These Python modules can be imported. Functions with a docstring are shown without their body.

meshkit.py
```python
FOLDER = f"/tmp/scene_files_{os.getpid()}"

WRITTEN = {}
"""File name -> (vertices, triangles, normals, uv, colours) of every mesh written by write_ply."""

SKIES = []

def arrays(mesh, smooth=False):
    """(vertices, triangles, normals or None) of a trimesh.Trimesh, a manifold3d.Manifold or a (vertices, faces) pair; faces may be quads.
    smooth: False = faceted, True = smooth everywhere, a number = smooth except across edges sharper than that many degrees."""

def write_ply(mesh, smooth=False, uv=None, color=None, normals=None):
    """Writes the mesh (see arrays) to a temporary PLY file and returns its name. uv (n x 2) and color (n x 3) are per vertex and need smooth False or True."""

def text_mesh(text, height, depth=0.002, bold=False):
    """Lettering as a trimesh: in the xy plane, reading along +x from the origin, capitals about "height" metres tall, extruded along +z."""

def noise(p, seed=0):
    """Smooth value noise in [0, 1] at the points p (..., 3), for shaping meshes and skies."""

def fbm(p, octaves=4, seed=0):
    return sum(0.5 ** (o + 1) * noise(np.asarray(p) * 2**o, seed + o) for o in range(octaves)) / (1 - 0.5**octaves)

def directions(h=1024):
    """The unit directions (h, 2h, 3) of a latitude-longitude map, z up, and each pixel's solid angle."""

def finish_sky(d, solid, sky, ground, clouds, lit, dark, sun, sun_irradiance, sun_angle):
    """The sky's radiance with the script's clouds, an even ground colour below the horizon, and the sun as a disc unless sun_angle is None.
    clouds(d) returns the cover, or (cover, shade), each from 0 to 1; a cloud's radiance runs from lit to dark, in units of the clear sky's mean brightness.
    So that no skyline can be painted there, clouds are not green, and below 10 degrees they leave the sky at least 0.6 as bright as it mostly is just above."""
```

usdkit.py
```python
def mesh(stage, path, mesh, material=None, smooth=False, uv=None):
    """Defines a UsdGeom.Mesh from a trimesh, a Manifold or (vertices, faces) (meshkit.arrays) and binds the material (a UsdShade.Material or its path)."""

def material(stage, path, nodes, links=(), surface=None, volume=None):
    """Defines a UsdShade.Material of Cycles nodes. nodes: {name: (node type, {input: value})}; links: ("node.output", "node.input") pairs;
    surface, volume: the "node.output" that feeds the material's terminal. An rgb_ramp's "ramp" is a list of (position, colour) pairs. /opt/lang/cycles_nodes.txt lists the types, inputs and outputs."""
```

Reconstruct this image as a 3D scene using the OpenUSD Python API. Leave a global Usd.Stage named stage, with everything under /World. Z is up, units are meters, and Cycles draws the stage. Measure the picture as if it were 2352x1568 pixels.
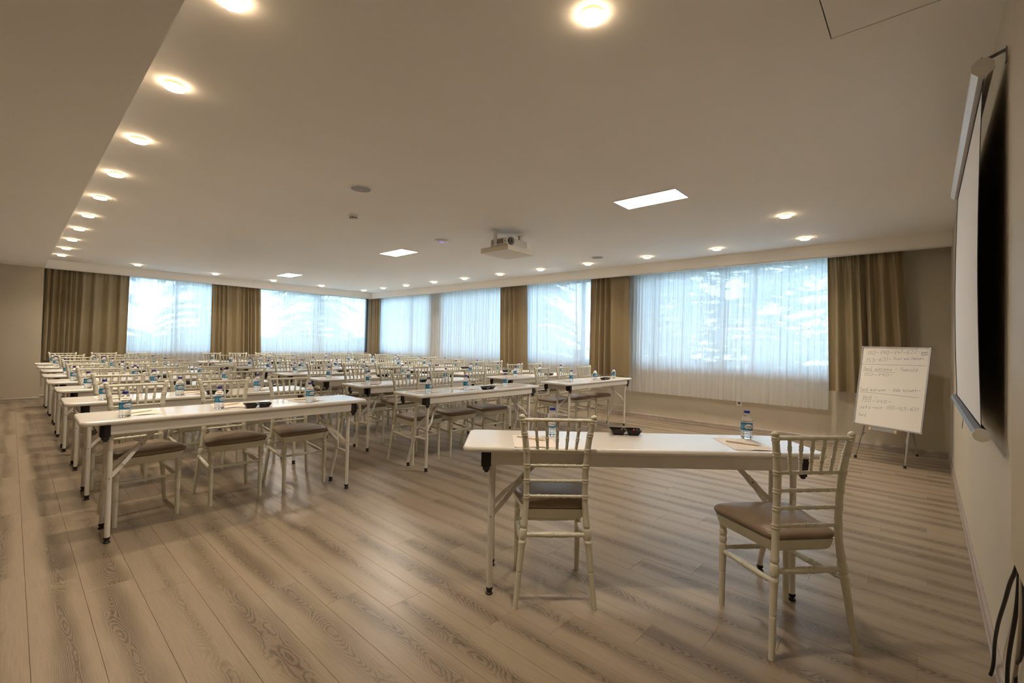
import math, random
import numpy as np
import trimesh, shapely, manifold3d
from shapely.geometry import Polygon, Point, box as sbox
from shapely import affinity
import usdkit, meshkit
from pxr import Usd, UsdGeom, UsdLux, UsdShade, Gf, Sdf

stage = Usd.Stage.CreateInMemory()
UsdGeom.SetStageUpAxis(stage, "Z")
UsdGeom.SetStageMetersPerUnit(stage, 1.0)
UsdGeom.Xform.Define(stage, "/World")
PI = math.pi

# ------------------------------------------------------------------ camera (2352 x 1568 frame, 16 mm lens)
F_PX, YAW, PITCH, ROLL, EYE, CY_SHIFT = 1045.05, 0.737, 0.017, 0.022, 1.25, -14.35
cam = UsdGeom.Camera.Define(stage, "/World/camera")
fw = np.array([math.cos(YAW) * math.cos(PITCH), math.sin(YAW) * math.cos(PITCH), math.sin(PITCH)])
rt = np.array([math.sin(YAW), -math.cos(YAW), 0.0])
up = np.cross(rt, fw)
c_, s_ = math.cos(ROLL), math.sin(ROLL)
rt, up = c_ * rt + s_ * up, -s_ * rt + c_ * up
m4 = np.eye(4)
m4[0, :3], m4[1, :3], m4[2, :3], m4[3, :3] = rt, up, -fw, (0, 0, EYE)
cam.AddTransformOp().Set(Gf.Matrix4d(*m4.ravel().tolist()))
cam.CreateFocalLengthAttr(16.0)
cam.CreateHorizontalApertureAttr(16.0 * 2352 / F_PX)
cam.CreateVerticalApertureAttr(16.0 * 1568 / F_PX)
cam.CreateVerticalApertureOffsetAttr(CY_SHIFT / F_PX * 16.0)
cam.CreateClippingRangeAttr(Gf.Vec2f(0.02, 500.0))
cam.CreateExposureAttr(0.28)

# ------------------------------------------------------------------ sky, sun, and the strengths of the room's lamps
SKY, SKY_COLOR = 2.8, (0.54, 0.76, 1.0)
SUN, SUN_COLOR = 3.5, (1.0, 0.86, 0.68)
BULB, LAMP_COLOR = 2000.0, (1.0, 0.84, 0.645)
CRYSTAL = 24.0
PANEL, PANEL_COLOR = 55.0, (1.0, 0.90, 0.78)
dome = UsdLux.DomeLight.Define(stage, "/World/sky_light")
dome.CreateIntensityAttr(SKY)
dome.CreateColorAttr(Gf.Vec3f(*SKY_COLOR))
sun = UsdLux.DistantLight.Define(stage, "/World/sun_light")
sun.CreateIntensityAttr(SUN)
sun.CreateColorAttr(Gf.Vec3f(*SUN_COLOR))
sun.CreateAngleAttr(1.0)
sun.AddRotateXYZOp().Set(Gf.Vec3f(48.0, 0.0, -42.0))     # shines over the roof towards +x +y: never into the room

# ------------------------------------------------------------------ materials
LOOKS = "/World/Looks"
def mat(name, nodes, links=(), surface="p.BSDF"):
    return usdkit.material(stage, f"{LOOKS}/{name}", nodes, links, surface=surface)

def plain(name, color, rough=0.5, **kw):
    return mat(name, {"p": ("principled_bsdf", dict(base_color=color, roughness=rough, **kw))})

def painted(name, color, rough=0.6, scale=9.0, amount=0.06, bump=0.0, **kw):
    a = tuple(c * (1 - amount) for c in color)
    b = tuple(min(1, c * (1 + amount)) for c in color)
    nodes = {"g": ("geometry", {}), "n": ("noise_texture", dict(scale=scale, detail=4)),
             "r": ("rgb_ramp", dict(ramp=[(0.3, a), (0.7, b)])),
             "p": ("principled_bsdf", dict(roughness=rough, **kw))}
    links = [("g.position", "n.vector"), ("n.fac", "r.fac"), ("r.color", "p.base_color")]
    if bump:
        nodes["n2"] = ("noise_texture", dict(scale=260.0, detail=3))
        nodes["b"] = ("bump", dict(strength=bump, distance=0.002))
        links += [("g.position", "n2.vector"), ("n2.fac", "b.height"), ("b.normal", "p.normal")]
    return mat(name, nodes, links)

M = {}
M["wall"] = painted("wall_paint", (0.54, 0.475, 0.365), 0.75, 1.3, 0.03, 0.15)
M["ceiling"] = painted("ceiling_paint", (0.88, 0.85, 0.80), 0.8, 0.8, 0.015)
M["valance"] = painted("valance_paint", (0.86, 0.84, 0.80), 0.6, 0.8, 0.01)
M["baseboard"] = painted("baseboard_wood", (0.36, 0.30, 0.25), 0.42, 20.0, 0.10)
M["subfloor"] = plain("subfloor_dark", (0.05, 0.035, 0.025), 0.8)
M["chair"] = painted("chair_resin", (0.68, 0.65, 0.525), 0.28, 3.0, 0.02)
M["vinyl"] = mat("seat_vinyl", {
    "t": ("texture_coordinate", {}), "n": ("noise_texture", dict(scale=7.0, detail=5)),
    "n2": ("noise_texture", dict(scale=420.0, detail=2)),
    "r": ("rgb_ramp", dict(ramp=[(0.3, (0.215, 0.155, 0.105)), (0.7, (0.29, 0.215, 0.15))])),
    "b": ("bump", dict(strength=0.18, distance=0.001)),
    "p": ("principled_bsdf", dict(roughness=0.40, specular_ior_level=0.45))},
    [("t.object", "n.vector"), ("t.object", "n2.vector"), ("n.fac", "r.fac"), ("r.color", "p.base_color"),
     ("n2.fac", "b.height"), ("b.normal", "p.normal")])
M["cushion_piping"] = plain("cushion_base_black", (0.012, 0.011, 0.010), 0.6)
M["table"] = painted("table_laminate", (0.80, 0.755, 0.69), 0.20, 4.0, 0.012)
M["table_metal"] = painted("table_metal_white", (0.74, 0.70, 0.63), 0.32, 4.0, 0.02)
M["black_plastic"] = plain("black_plastic", (0.014, 0.013, 0.012), 0.42)
M["bolt"] = plain("dark_bolt_steel", (0.16, 0.15, 0.14), 0.35, metallic=1.0)
M["chrome"] = plain("brushed_steel", (0.62, 0.60, 0.57), 0.28, metallic=1.0)
M["alu"] = plain("grey_aluminium", (0.36, 0.35, 0.345), 0.42, metallic=0.6)
M["paper"] = painted("beige_paper", (0.80, 0.715, 0.63), 0.8, 30.0, 0.02)
M["pencil"] = painted("pencil_wood", (0.66, 0.52, 0.34), 0.5, 60.0, 0.05)
M["pencil_tip"] = plain("pencil_lead", (0.03, 0.03, 0.03), 0.4)
M["bowl"] = plain("black_melamine", (0.010, 0.010, 0.011), 0.16)
M["pet"] = mat("clear_bottle", {"p": ("principled_bsdf", dict(base_color=(0.97, 0.99, 1.0), roughness=0.02, transmission_weight=1.0, ior=1.33))})
M["cap"] = plain("blue_cap", (0.030, 0.030, 0.33), 0.35)
M["collar"] = plain("white_plastic_ring", (0.80, 0.80, 0.82), 0.4)
M["label_blue"] = mat("label_blue_print", {
    "t": ("texture_coordinate", {}), "m": ("mapping", dict(scale=(30, 30, 45))),
    "n": ("noise_texture", dict(scale=1.0, detail=3)),
    "r": ("rgb_ramp", dict(ramp=[(0.35, (0.016, 0.135, 0.31)), (0.55, (0.04, 0.28, 0.50)), (0.72, (0.30, 0.55, 0.66))])),
    "p": ("principled_bsdf", dict(roughness=0.35))},
    [("t.object", "m.vector"), ("m.vector", "n.vector"), ("n.fac", "r.fac"), ("r.color", "p.base_color")])
M["label_white"] = plain("label_white_print", (0.84, 0.82, 0.78), 0.4)
M["label_navy"] = plain("label_navy_ink", (0.008, 0.020, 0.085), 0.4)
M["label_light"] = plain("label_light_blue_print", (0.16, 0.42, 0.58), 0.4)
M["label_red"] = plain("label_red_print", (0.55, 0.05, 0.04), 0.4)
M["white_plastic"] = plain("white_plastic", (0.78, 0.76, 0.72), 0.35)
M["projector"] = plain("projector_shell", (0.70, 0.67, 0.60), 0.4)
M["shelf"] = painted("projector_shelf_board", (0.76, 0.71, 0.62), 0.55, 5.0, 0.02)
M["dark_grey"] = plain("dark_grey_plastic", (0.05, 0.048, 0.045), 0.5)
M["lens"] = plain("lens_glass", (0.015, 0.012, 0.014), 0.05, coat_weight=1.0)
M["grille"] = mat("speaker_grille", {
    "t": ("geometry", {}), "v": ("voronoi_texture", dict(scale=320.0)),
    "r": ("rgb_ramp", dict(ramp=[(0.30, (0.16, 0.155, 0.15)), (0.5, (0.42, 0.405, 0.39))])),
    "p": ("principled_bsdf", dict(roughness=0.6))},
    [("t.position", "v.vector"), ("v.distance", "r.fac"), ("r.color", "p.base_color")])
M["blue_led"] = mat("blue_led_strip", {"e": ("emission", dict(color=(0.30, 0.22, 1.0), strength=1.2))}, surface="e.emission")
M["screen_white"] = plain("screen_white_fabric", (0.78, 0.76, 0.74), 0.85)
M["screen_black"] = plain("screen_black_fabric", (0.006, 0.006, 0.006), 0.9)
M["screen_case"] = plain("screen_case_metal", (0.80, 0.79, 0.78), 0.35)
M["screen_bar"] = plain("screen_bottom_bar_grey", (0.135, 0.15, 0.18), 0.45)
M["board"] = plain("whiteboard_enamel", (0.80, 0.765, 0.70), 0.25)
M["ink"] = plain("marker_ink_blue", (0.085, 0.12, 0.22), 0.6)
M["cable_black"] = plain("black_cable_rubber", (0.012, 0.011, 0.010), 0.5)
M["cable_beige"] = plain("beige_cable_rubber", (0.42, 0.36, 0.28), 0.5)
M["trunking"] = plain("trunking_plastic", (0.46, 0.38, 0.255), 0.5)
M["frame"] = plain("window_frame_dark", (0.10, 0.105, 0.115), 0.4)
M["pane"] = mat("window_pane", {"f": ("fresnel", dict(IOR=1.45)), "t": ("transparent_bsdf", dict(color=(0.95, 0.97, 0.97))),
    "g": ("glossy_bsdf", dict(color=(0.9, 0.9, 0.9), roughness=0.02)), "m": ("mix_closure", {})},
    [("f.fac", "m.fac"), ("t.BSDF", "m.closure1"), ("g.BSDF", "m.closure2")], surface="m.closure")
M["lamp"] = mat("lamp_glow", {"e": ("emission", dict(color=LAMP_COLOR, strength=BULB))}, surface="e.emission")
M["crystal"] = mat("lamp_crystal_glow", {"e": ("emission", dict(color=(1.0, 0.74, 0.46), strength=CRYSTAL))}, surface="e.emission")
M["panel"] = mat("panel_light_glow", {"e": ("emission", dict(color=PANEL_COLOR, strength=PANEL))}, surface="e.emission")
M["brass"] = plain("lamp_ring_gold", (0.75, 0.55, 0.28), 0.3, metallic=0.8)
M["bark"] = painted("tree_bark", (0.085, 0.07, 0.055), 0.9, 6.0, 0.3)
M["needles"] = mat("pine_needles", {
    "g": ("geometry", {}), "n": ("noise_texture", dict(scale=1.6, detail=4)),
    "r": ("rgb_ramp", dict(ramp=[(0.3, (0.07, 0.13, 0.11)), (0.7, (0.17, 0.25, 0.19))])),
    "d": ("diffuse_bsdf", {}), "t": ("translucent_bsdf", {}), "m": ("mix_closure", dict(fac=0.35))},
    [("g.position", "n.vector"), ("n.fac", "r.fac"), ("r.color", "d.color"), ("r.color", "t.color"),
     ("d.BSDF", "m.closure1"), ("t.BSDF", "m.closure2")], surface="m.closure")
M["ground"] = painted("outdoor_ground", (0.40, 0.42, 0.36), 0.9, 0.5, 0.25)
M["hedge"] = painted("hedge_leaves", (0.08, 0.14, 0.085), 0.9, 8.0, 0.4)
M["facade"] = painted("pale_facade", (0.80, 0.78, 0.74), 0.8, 0.4, 0.03)
M["candy_red"] = plain("candy_wrapper_red", (0.45, 0.045, 0.035), 0.25)
M["candy_brown"] = plain("candy_wrapper_brown", (0.20, 0.10, 0.055), 0.3)
M["candy_silver"] = plain("candy_wrapper_silver", (0.62, 0.60, 0.56), 0.25, metallic=0.5)

# heavy tan drapes: a satin weave with fine vertical slubs
M["drape"] = mat("tan_drape_fabric", {
    "g": ("geometry", {}), "m": ("mapping", dict(scale=(55, 55, 2.2))), "n": ("noise_texture", dict(scale=1.0, detail=4)),
    "r": ("rgb_ramp", dict(ramp=[(0.3, (0.235, 0.172, 0.088)), (0.7, (0.265, 0.198, 0.104))])),
    "p": ("principled_bsdf", dict(roughness=0.42, sheen_weight=0.5, sheen_roughness=0.4, sheen_tint=(1.0, 0.92, 0.75))),
    "t": ("translucent_bsdf", dict(color=(0.30, 0.21, 0.10))), "x": ("mix_closure", dict(fac=0.05))},
    [("g.position", "m.vector"), ("m.vector", "n.vector"), ("n.fac", "r.fac"), ("r.color", "p.base_color"),
     ("p.BSDF", "x.closure1"), ("t.BSDF", "x.closure2")], surface="x.closure")
# sheer voile: the weave is denser in some threads than in others, and lets part of the light straight through
def sheer_mat(name, clear_lo, clear_hi):
    return mat(name, {
        "g": ("geometry", {}), "m": ("mapping", dict(scale=(60, 60, 0.6))), "n": ("noise_texture", dict(scale=1.0, detail=3, roughness=0.6)),
        "f": ("map_range", dict(from_min=0.42, from_max=0.72, to_min=clear_lo, to_max=clear_hi, clamp=True)),
        "d": ("diffuse_bsdf", dict(color=(0.86, 0.87, 0.88))), "t": ("translucent_bsdf", dict(color=(0.93, 0.94, 0.95))),
        "a": ("mix_closure", dict(fac=0.75)), "c": ("transparent_bsdf", {}), "x": ("mix_closure", {})},
        [("g.position", "m.vector"), ("m.vector", "n.vector"), ("n.fac", "f.value"), ("d.BSDF", "a.closure1"), ("t.BSDF", "a.closure2"),
         ("f.result", "x.fac"), ("a.closure", "x.closure1"), ("c.BSDF", "x.closure2")], surface="x.closure")
M["sheer"] = sheer_mat("sheer_voile", 0.03, 0.20)

# oak laminate: nested cathedral figure along the middle of each plank, straight grain at its sides; a plank takes one of the variants,
# which read the figure at another place along the board
PW, PX = 0.1893, 0.083
def oak(k):
    rng = random.Random(100 + k)
    off = (rng.uniform(0, 50), rng.uniform(0, 50), 0)
    mid = 0.5 + rng.uniform(-0.13, 0.13)
    tone = rng.uniform(0.95, 1.05)
    col = lambda c: tuple(v * tone for v in c)
    mth = lambda op, **kw: ("math", dict(math_type=op, **kw))
    return mat(f"oak_laminate_{k}", {
        "g": ("geometry", {}), "s": ("separate_xyz", {}),
        "u0": mth("subtract", value2=PX), "u1": mth("divide", value2=PW), "u2": mth("fraction"), "u3": mth("subtract", value2=mid), "uu": mth("multiply"), "ua": mth("absolute"),
        "m1": ("mapping", dict(location=off, scale=(9.0, 2.6, 1))), "n1": ("noise_texture", dict(scale=1.0, detail=1.0, roughness=0.4)),
        "m4": ("mapping", dict(location=off, scale=(70, 26, 1))), "n4": ("noise_texture", dict(scale=1.0, detail=3.0)),
        "f1": mth("multiply_add", value2=13.0), "f2": mth("multiply_add", value2=0.24), "n1s": mth("multiply", value2=4.2),
        "mul": mth("multiply", value2=rng.uniform(10.5, 13.5)), "fr": mth("pingpong", value2=1.0),
        "ring": ("rgb_ramp", dict(ramp=[(0.0, (0.46, 0.44, 0.42)), (0.34, (0.68, 0.67, 0.66)), (0.62, (1, 1, 1)), (1.0, (1.02, 1.02, 1.02))])),
        "m2": ("mapping", dict(location=off, scale=(210, 6.0, 1))), "n2": ("noise_texture", dict(scale=1.0, detail=3)),
        "fib": ("rgb_ramp", dict(ramp=[(0.3, (0.87, 0.865, 0.86)), (0.65, (1.02, 1.02, 1.02))])),
        "m3": ("mapping", dict(location=off, scale=(5.0, 0.9, 1))), "n3": ("noise_texture", dict(scale=1.0, detail=2)),
        "zn": mth("multiply_add", value2=1.0), "n3s": mth("multiply", value2=1.05),
        "zone": ("map_range", dict(from_min=0.86, from_max=0.50, to_min=0.05, to_max=0.95, clamp=True)),
        "tone": ("rgb_ramp", dict(ramp=[(0.50, col((0.228, 0.174, 0.121))), (0.80, col((0.325, 0.256, 0.182)))])),
        "x1": ("mix_color", dict(blend_type="multiply")), "x2": ("mix_color", dict(blend_type="multiply", fac=1.0)),
        "b": ("bump", dict(strength=0.08, distance=0.0006)),
        "p": ("principled_bsdf", dict(roughness=0.34, specular_ior_level=0.5))},
        [("g.position", "s.vector"), ("s.x", "u0.value1"), ("u0.value", "u1.value1"), ("u1.value", "u2.value1"), ("u2.value", "u3.value1"),
         ("u3.value", "uu.value1"), ("u3.value", "uu.value2"), ("u3.value", "ua.value1"),
         ("g.position", "m1.vector"), ("m1.vector", "n1.vector"), ("g.position", "m4.vector"), ("m4.vector", "n4.vector"),
         ("n1.fac", "n1s.value1"), ("uu.value", "f1.value1"), ("n1s.value", "f1.value3"), ("n4.fac", "f2.value1"), ("f1.value", "f2.value3"),
         ("f2.value", "mul.value1"), ("mul.value", "fr.value1"), ("fr.value", "ring.fac"),
         ("g.position", "m2.vector"), ("m2.vector", "n2.vector"), ("n2.fac", "fib.fac"),
         ("g.position", "m3.vector"), ("m3.vector", "n3.vector"), ("n3.fac", "n3s.value1"), ("ua.value", "zn.value1"), ("n3s.value", "zn.value3"),
         ("zn.value", "zone.value"), ("zn.value", "tone.fac"),
         ("zone.result", "x1.fac"), ("tone.color", "x1.a"), ("ring.color", "x1.b"),
         ("x1.result", "x2.a"), ("fib.color", "x2.b"), ("x2.result", "p.base_color"), ("n2.fac", "b.height"), ("b.normal", "p.normal")])
OAK = [oak(k) for k in range(10)]

# ------------------------------------------------------------------ helpers: names, things, parts, copies
used = {}
def numbered(parent, name):
    key = f"{parent}/{name}"
    n = used.get(key, 0)
    used[key] = n + 1
    return key if n == 0 else f"{key}_{n:03d}"

def tag(prim, label=None, cat=None, group=None, kind=None):
    prim = prim.GetPrim() if hasattr(prim, "GetPrim") else prim
    for k, v in (("label", label), ("category", cat), ("group", group), ("kind", kind)):
        if v:
            prim.SetCustomDataByKey(k, v)
    return prim

def thing(name, label, cat, loc=(0, 0, 0), rz=0.0, group=None, kind=None):
    path = numbered("/World", name)
    x = UsdGeom.Xform.Define(stage, path)
    x.AddTranslateOp().Set(Gf.Vec3d(*map(float, loc)))
    x.AddRotateZOp().Set(math.degrees(rz))
    tag(x, label, cat, group, kind)
    return x.GetPrim()

def part(parent, name, mesh, m, smooth=35, label=None, kind=None):
    path = numbered(str(parent.GetPath()), name)
    o = usdkit.mesh(stage, path, mesh, m, smooth=smooth)
    tag(o, label, kind=kind)
    return o.GetPrim()

def solo(name, mesh, m, label=None, cat=None, group=None, kind=None, smooth=35):
    o = usdkit.mesh(stage, numbered("/World", name), mesh, m, smooth=smooth)
    return tag(o, label, cat, group, kind)

def dup(first, loc, rz, label, group=None):
    cd = first.GetCustomData()
    path = numbered("/World", first.GetName())
    x = UsdGeom.Xform.Define(stage, path)
    x.AddTranslateOp().Set(Gf.Vec3d(*map(float, loc)))
    x.AddRotateZOp().Set(math.degrees(rz))
    p = x.GetPrim()
    p.GetReferences().AddInternalReference(first.GetPath())
    p.SetInstanceable(True)
    tag(p, label, cd["category"], group or cd.get("group"))
    return p

class Kind:
    """One of a kind with its parts is built the first time, and referenced after that."""
    def __init__(self, build):
        self.build, self.first = build, None
    def put(self, loc, rz, label, group=None):
        if self.first is None:
            self.first = self.build(loc, rz, label, group)
            return self.first
        return dup(self.first, loc, rz, label, group)

# ------------------------------------------------------------------ helpers: meshes
def T(v, f):
    return trimesh.Trimesh(np.asarray(v, float), np.asarray(f, int), process=False)

def cat(*ms):
    return trimesh.util.concatenate([m for m in ms])

def bx(x0, x1, y0, y1, z0, z1):
    m = trimesh.creation.box([x1 - x0, y1 - y0, z1 - z0])
    m.apply_translation([(x0 + x1) / 2, (y0 + y1) / 2, (z0 + z1) / 2])
    return m

def rbx(x0, x1, y0, y1, z0, z1, b=0.003):
    """A box with chamfered edges."""
    v = []
    for x, sx in ((x0, 1), (x1, -1)):
        for y, sy in ((y0, 1), (y1, -1)):
            for z, sz in ((z0, 1), (z1, -1)):
                v += [(x + sx * b, y + sy * b, z), (x + sx * b, y, z + sz * b), (x, y + sy * b, z + sz * b)]
    return trimesh.convex.convex_hull(np.array(v))

def grid_faces(nu, nv, closed_u):
    f = []
    for j in range(nv - 1):
        for i in range(nu if closed_u else nu - 1):
            a, b = j * nu + i, j * nu + (i + 1) % nu
            f += [(a, b, b + nu), (a, b + nu, a + nu)]
    return f

def frame_of(d):
    d = np.asarray(d, float) / np.linalg.norm(d)
    h = np.array([0, 0, 1.0]) if abs(d[2]) < 0.9 else np.array([1.0, 0, 0])
    a = np.cross(h, d); a /= np.linalg.norm(a)
    return a, np.cross(d, a), d

def lathe(p0, p1, prof, seg=12):
    """A turned bar from p0 to p1; prof is [(t, radius)], t from 0 to 1."""
    p0, p1 = np.asarray(p0, float), np.asarray(p1, float)
    a, b, d = frame_of(p1 - p0)
    ang = np.linspace(0, 2 * PI, seg, endpoint=False)
    ring = np.cos(ang)[:, None] * a + np.sin(ang)[:, None] * b
    v = np.vstack([p0 + t * (p1 - p0) + r * ring for t, r in prof] + [p0 + prof[0][0] * (p1 - p0), p0 + prof[-1][0] * (p1 - p0)])
    n = len(prof)
    f = grid_faces(seg, n, True)
    f += [((i + 1) % seg, i, n * seg) for i in range(seg)] + [((n - 1) * seg + i, (n - 1) * seg + (i + 1) % seg, n * seg + 1) for i in range(seg)]
    return T(v, f)

def zlathe(prof, seg=24):
    """A body of revolution about z from [(radius, z)], bottom to top."""
    ang = np.linspace(0, 2 * PI, seg, endpoint=False)
    ring = np.stack([np.cos(ang), np.sin(ang), 0 * ang], 1)
    v = np.vstack([r * ring + [0, 0, z] for r, z in prof] + [[0, 0, prof[0][1]], [0, 0, prof[-1][1]]])
    n = len(prof)
    f = grid_faces(seg, n, True)
    f += [((i + 1) % seg, i, n * seg) for i in range(seg)] + [((n - 1) * seg + i, (n - 1) * seg + (i + 1) % seg, n * seg + 1) for i in range(seg)]
    return T(v, f)

def zring(prof, seg=30):
    """A ring about z from a closed profile [(radius, z)]."""
    ang = np.linspace(0, 2 * PI, seg, endpoint=False)
    ring = np.stack([np.cos(ang), np.sin(ang), 0 * ang], 1)
    m = T(np.vstack([r * ring + [0, 0, z] for r, z in prof + prof[:1]]), grid_faces(seg, len(prof) + 1, True))
    m.merge_vertices(); m.fix_normals()
    return m

def tube(pts, r, seg=10):
    pts = np.asarray(pts, float)
    r = np.broadcast_to(np.asarray(r, float), (len(pts),))
    d = np.gradient(pts, axis=0)
    d /= np.linalg.norm(d, axis=1)[:, None]
    a, b, _ = frame_of(d[0])
    v, ang = [], np.linspace(0, 2 * PI, seg, endpoint=False)
    for p, q, rr in zip(pts, d, r):
        a = a - q * (a @ q); a /= np.linalg.norm(a); b = np.cross(q, a)
        v.append(p + rr * (np.cos(ang)[:, None] * a + np.sin(ang)[:, None] * b))
    n = len(pts)
    v = np.vstack(v + [pts[:1], pts[-1:]])
    f = grid_faces(seg, n, True)
    f += [((i + 1) % seg, i, n * seg) for i in range(seg)] + [((n - 1) * seg + i, (n - 1) * seg + (i + 1) % seg, n * seg + 1) for i in range(seg)]
    return T(v, f)

def bar(p0, p1, w, t, flat=(0, 1, 0)):
    """A flat bar: width w, thickness t along 'flat'."""
    p0, p1 = np.asarray(p0, float), np.asarray(p1, float)
    d = (p1 - p0) / np.linalg.norm(p1 - p0)
    n = np.asarray(flat, float); n = n - d * (n @ d); n /= np.linalg.norm(n)
    s = np.cross(d, n)
    v = [p + i * s * w / 2 + j * n * t / 2 for p in (p0, p1) for i in (-1, 1) for j in (-1, 1)]
    return trimesh.convex.convex_hull(np.array(v))

def spline(pts, n=40):
    from scipy.interpolate import CubicSpline
    pts = np.asarray(pts, float)
    s = np.r_[0, np.cumsum(np.linalg.norm(np.diff(pts, axis=0), axis=1))]
    return CubicSpline(s, pts)(np.linspace(0, s[-1], n))

def prism(poly, z0, z1):
    m = trimesh.creation.extrude_polygon(poly, z1 - z0, engine="earcut")
    m.apply_translation([0, 0, z0])
    return m

def loft(poly, levels, n=48):
    """A rounded slab: the outline is resampled and moved inwards by d at each (z, d)."""
    v = []
    for z, d in levels:
        q = poly.buffer(-d, join_style=1) if abs(d) > 1e-9 else poly
        ring = shapely.geometry.polygon.orient(q, 1).exterior
        c = q.centroid
        ang = np.linspace(0, 2 * PI, n, endpoint=False)
        pts = []
        for a in ang:
            ray = shapely.geometry.LineString([(c.x, c.y), (c.x + 5 * math.cos(a), c.y + 5 * math.sin(a))])
            g = ring.intersection(ray)
            g = g if g.geom_type == "Point" else list(g.geoms)[0]
            pts.append((g.x, g.y, z))
        v.append(pts)
    v = np.vstack(v)
    k = len(levels)
    c = [v[:n].mean(0), v[-n:].mean(0)]
    f = grid_faces(n, k, True) + [((i + 1) % n, i, k * n) for i in range(n)] + [((k - 1) * n + i, (k - 1) * n + (i + 1) % n, k * n + 1) for i in range(n)]
    return T(np.vstack([v, c]), f)

def solid_minus(boxes_on, boxes_off):
    mk = lambda b: manifold3d.Manifold.cube([b[1] - b[0], b[3] - b[2], b[5] - b[4]]).translate([b[0], b[2], b[4]])
    s = mk(boxes_on[0])
    for b in boxes_on[1:]:
        s = s + mk(b)
    for b in boxes_off:
        s = s - mk(b)
    return s

# ------------------------------------------------------------------ the room (metres; x along the rear window wall, y along the side window wall)
X0, XW, YF, YB = -2.2, 7.44, -0.224, 12.37          # left wall, window wall, screen wall, rear window wall
XV, YV, XS = 7.04, 12.0, 0.385                      # valance faces, soffit edge
ZC, ZV = 2.611, 2.446
ZS, ZH = 0.87, 2.52                                 # window sill and head
OUT = 0.22

# floor: sub-floor, planks one by one near the camera, the far ones as one field
fl = UsdGeom.Xform.Define(stage, numbered("/World", "floor")).GetPrim()
tag(fl, "grey-brown oak laminate floor of long staggered planks", None, None, "structure")
part(fl, "subfloor", bx(X0 - OUT, XW + OUT, YF - OUT, YB + OUT, -0.16, -0.0095), M["subfloor"], False)
PL = 1.2
known = {0: 3.21, 1: 3.0, 2: 2.78, 3: 2.64, 4: 2.38, 5: 2.08, 6: 1.85, 7: 1.42, 8: 1.19, 9: 0.90, 10: 0.678, 11: 0.45, 12: 0.016, 13: -0.256}
def joint(k):
    if k in known:
        return known[k]
    return known[0] - 0.225 * k if k < 0 else known[13] - 0.24 * (k - 13)
planks = []
rp = random.Random(5)
for k in range(-13, 40):
    xa, xb = max(PX + PW * k, X0), min(PX + PW * (k + 1), XW)
    if xb - xa < 0.02:
        continue
    y = joint(k) % PL - 2 * PL
    last = -1
    while y < YB:
        ya, yb = max(y, YF), min(y + PL, YB)
        v = rp.randrange(len(OAK))
        while v == last:
            v = rp.randrange(len(OAK))
        last = v
        if yb - ya > 0.01:
            planks.append((xa + 0.0004, xb - 0.0004, ya + 0.0001, yb - 0.0001, v))
        y += PL
def plank_mesh(p):
    return rbx(p[0], p[1], p[2], p[3], -0.009, 0.0, 0.0009)
def rank(p):
    cx, cy = (p[0] + p[1]) / 2, (p[2] + p[3]) / 2
    return math.hypot(cx, cy) + (30 if p[1] < -0.2 else 0)
planks.sort(key=rank)
for p in planks[:290]:
    part(fl, "plank", plank_mesh(p), OAK[p[4]], False)
for v in range(len(OAK)):
    rest = [plank_mesh(p) for p in planks[290:] if p[4] == v]
    if rest:
        part(fl, "plank_field", cat(*rest), OAK[v], False, kind="stuff")

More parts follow.
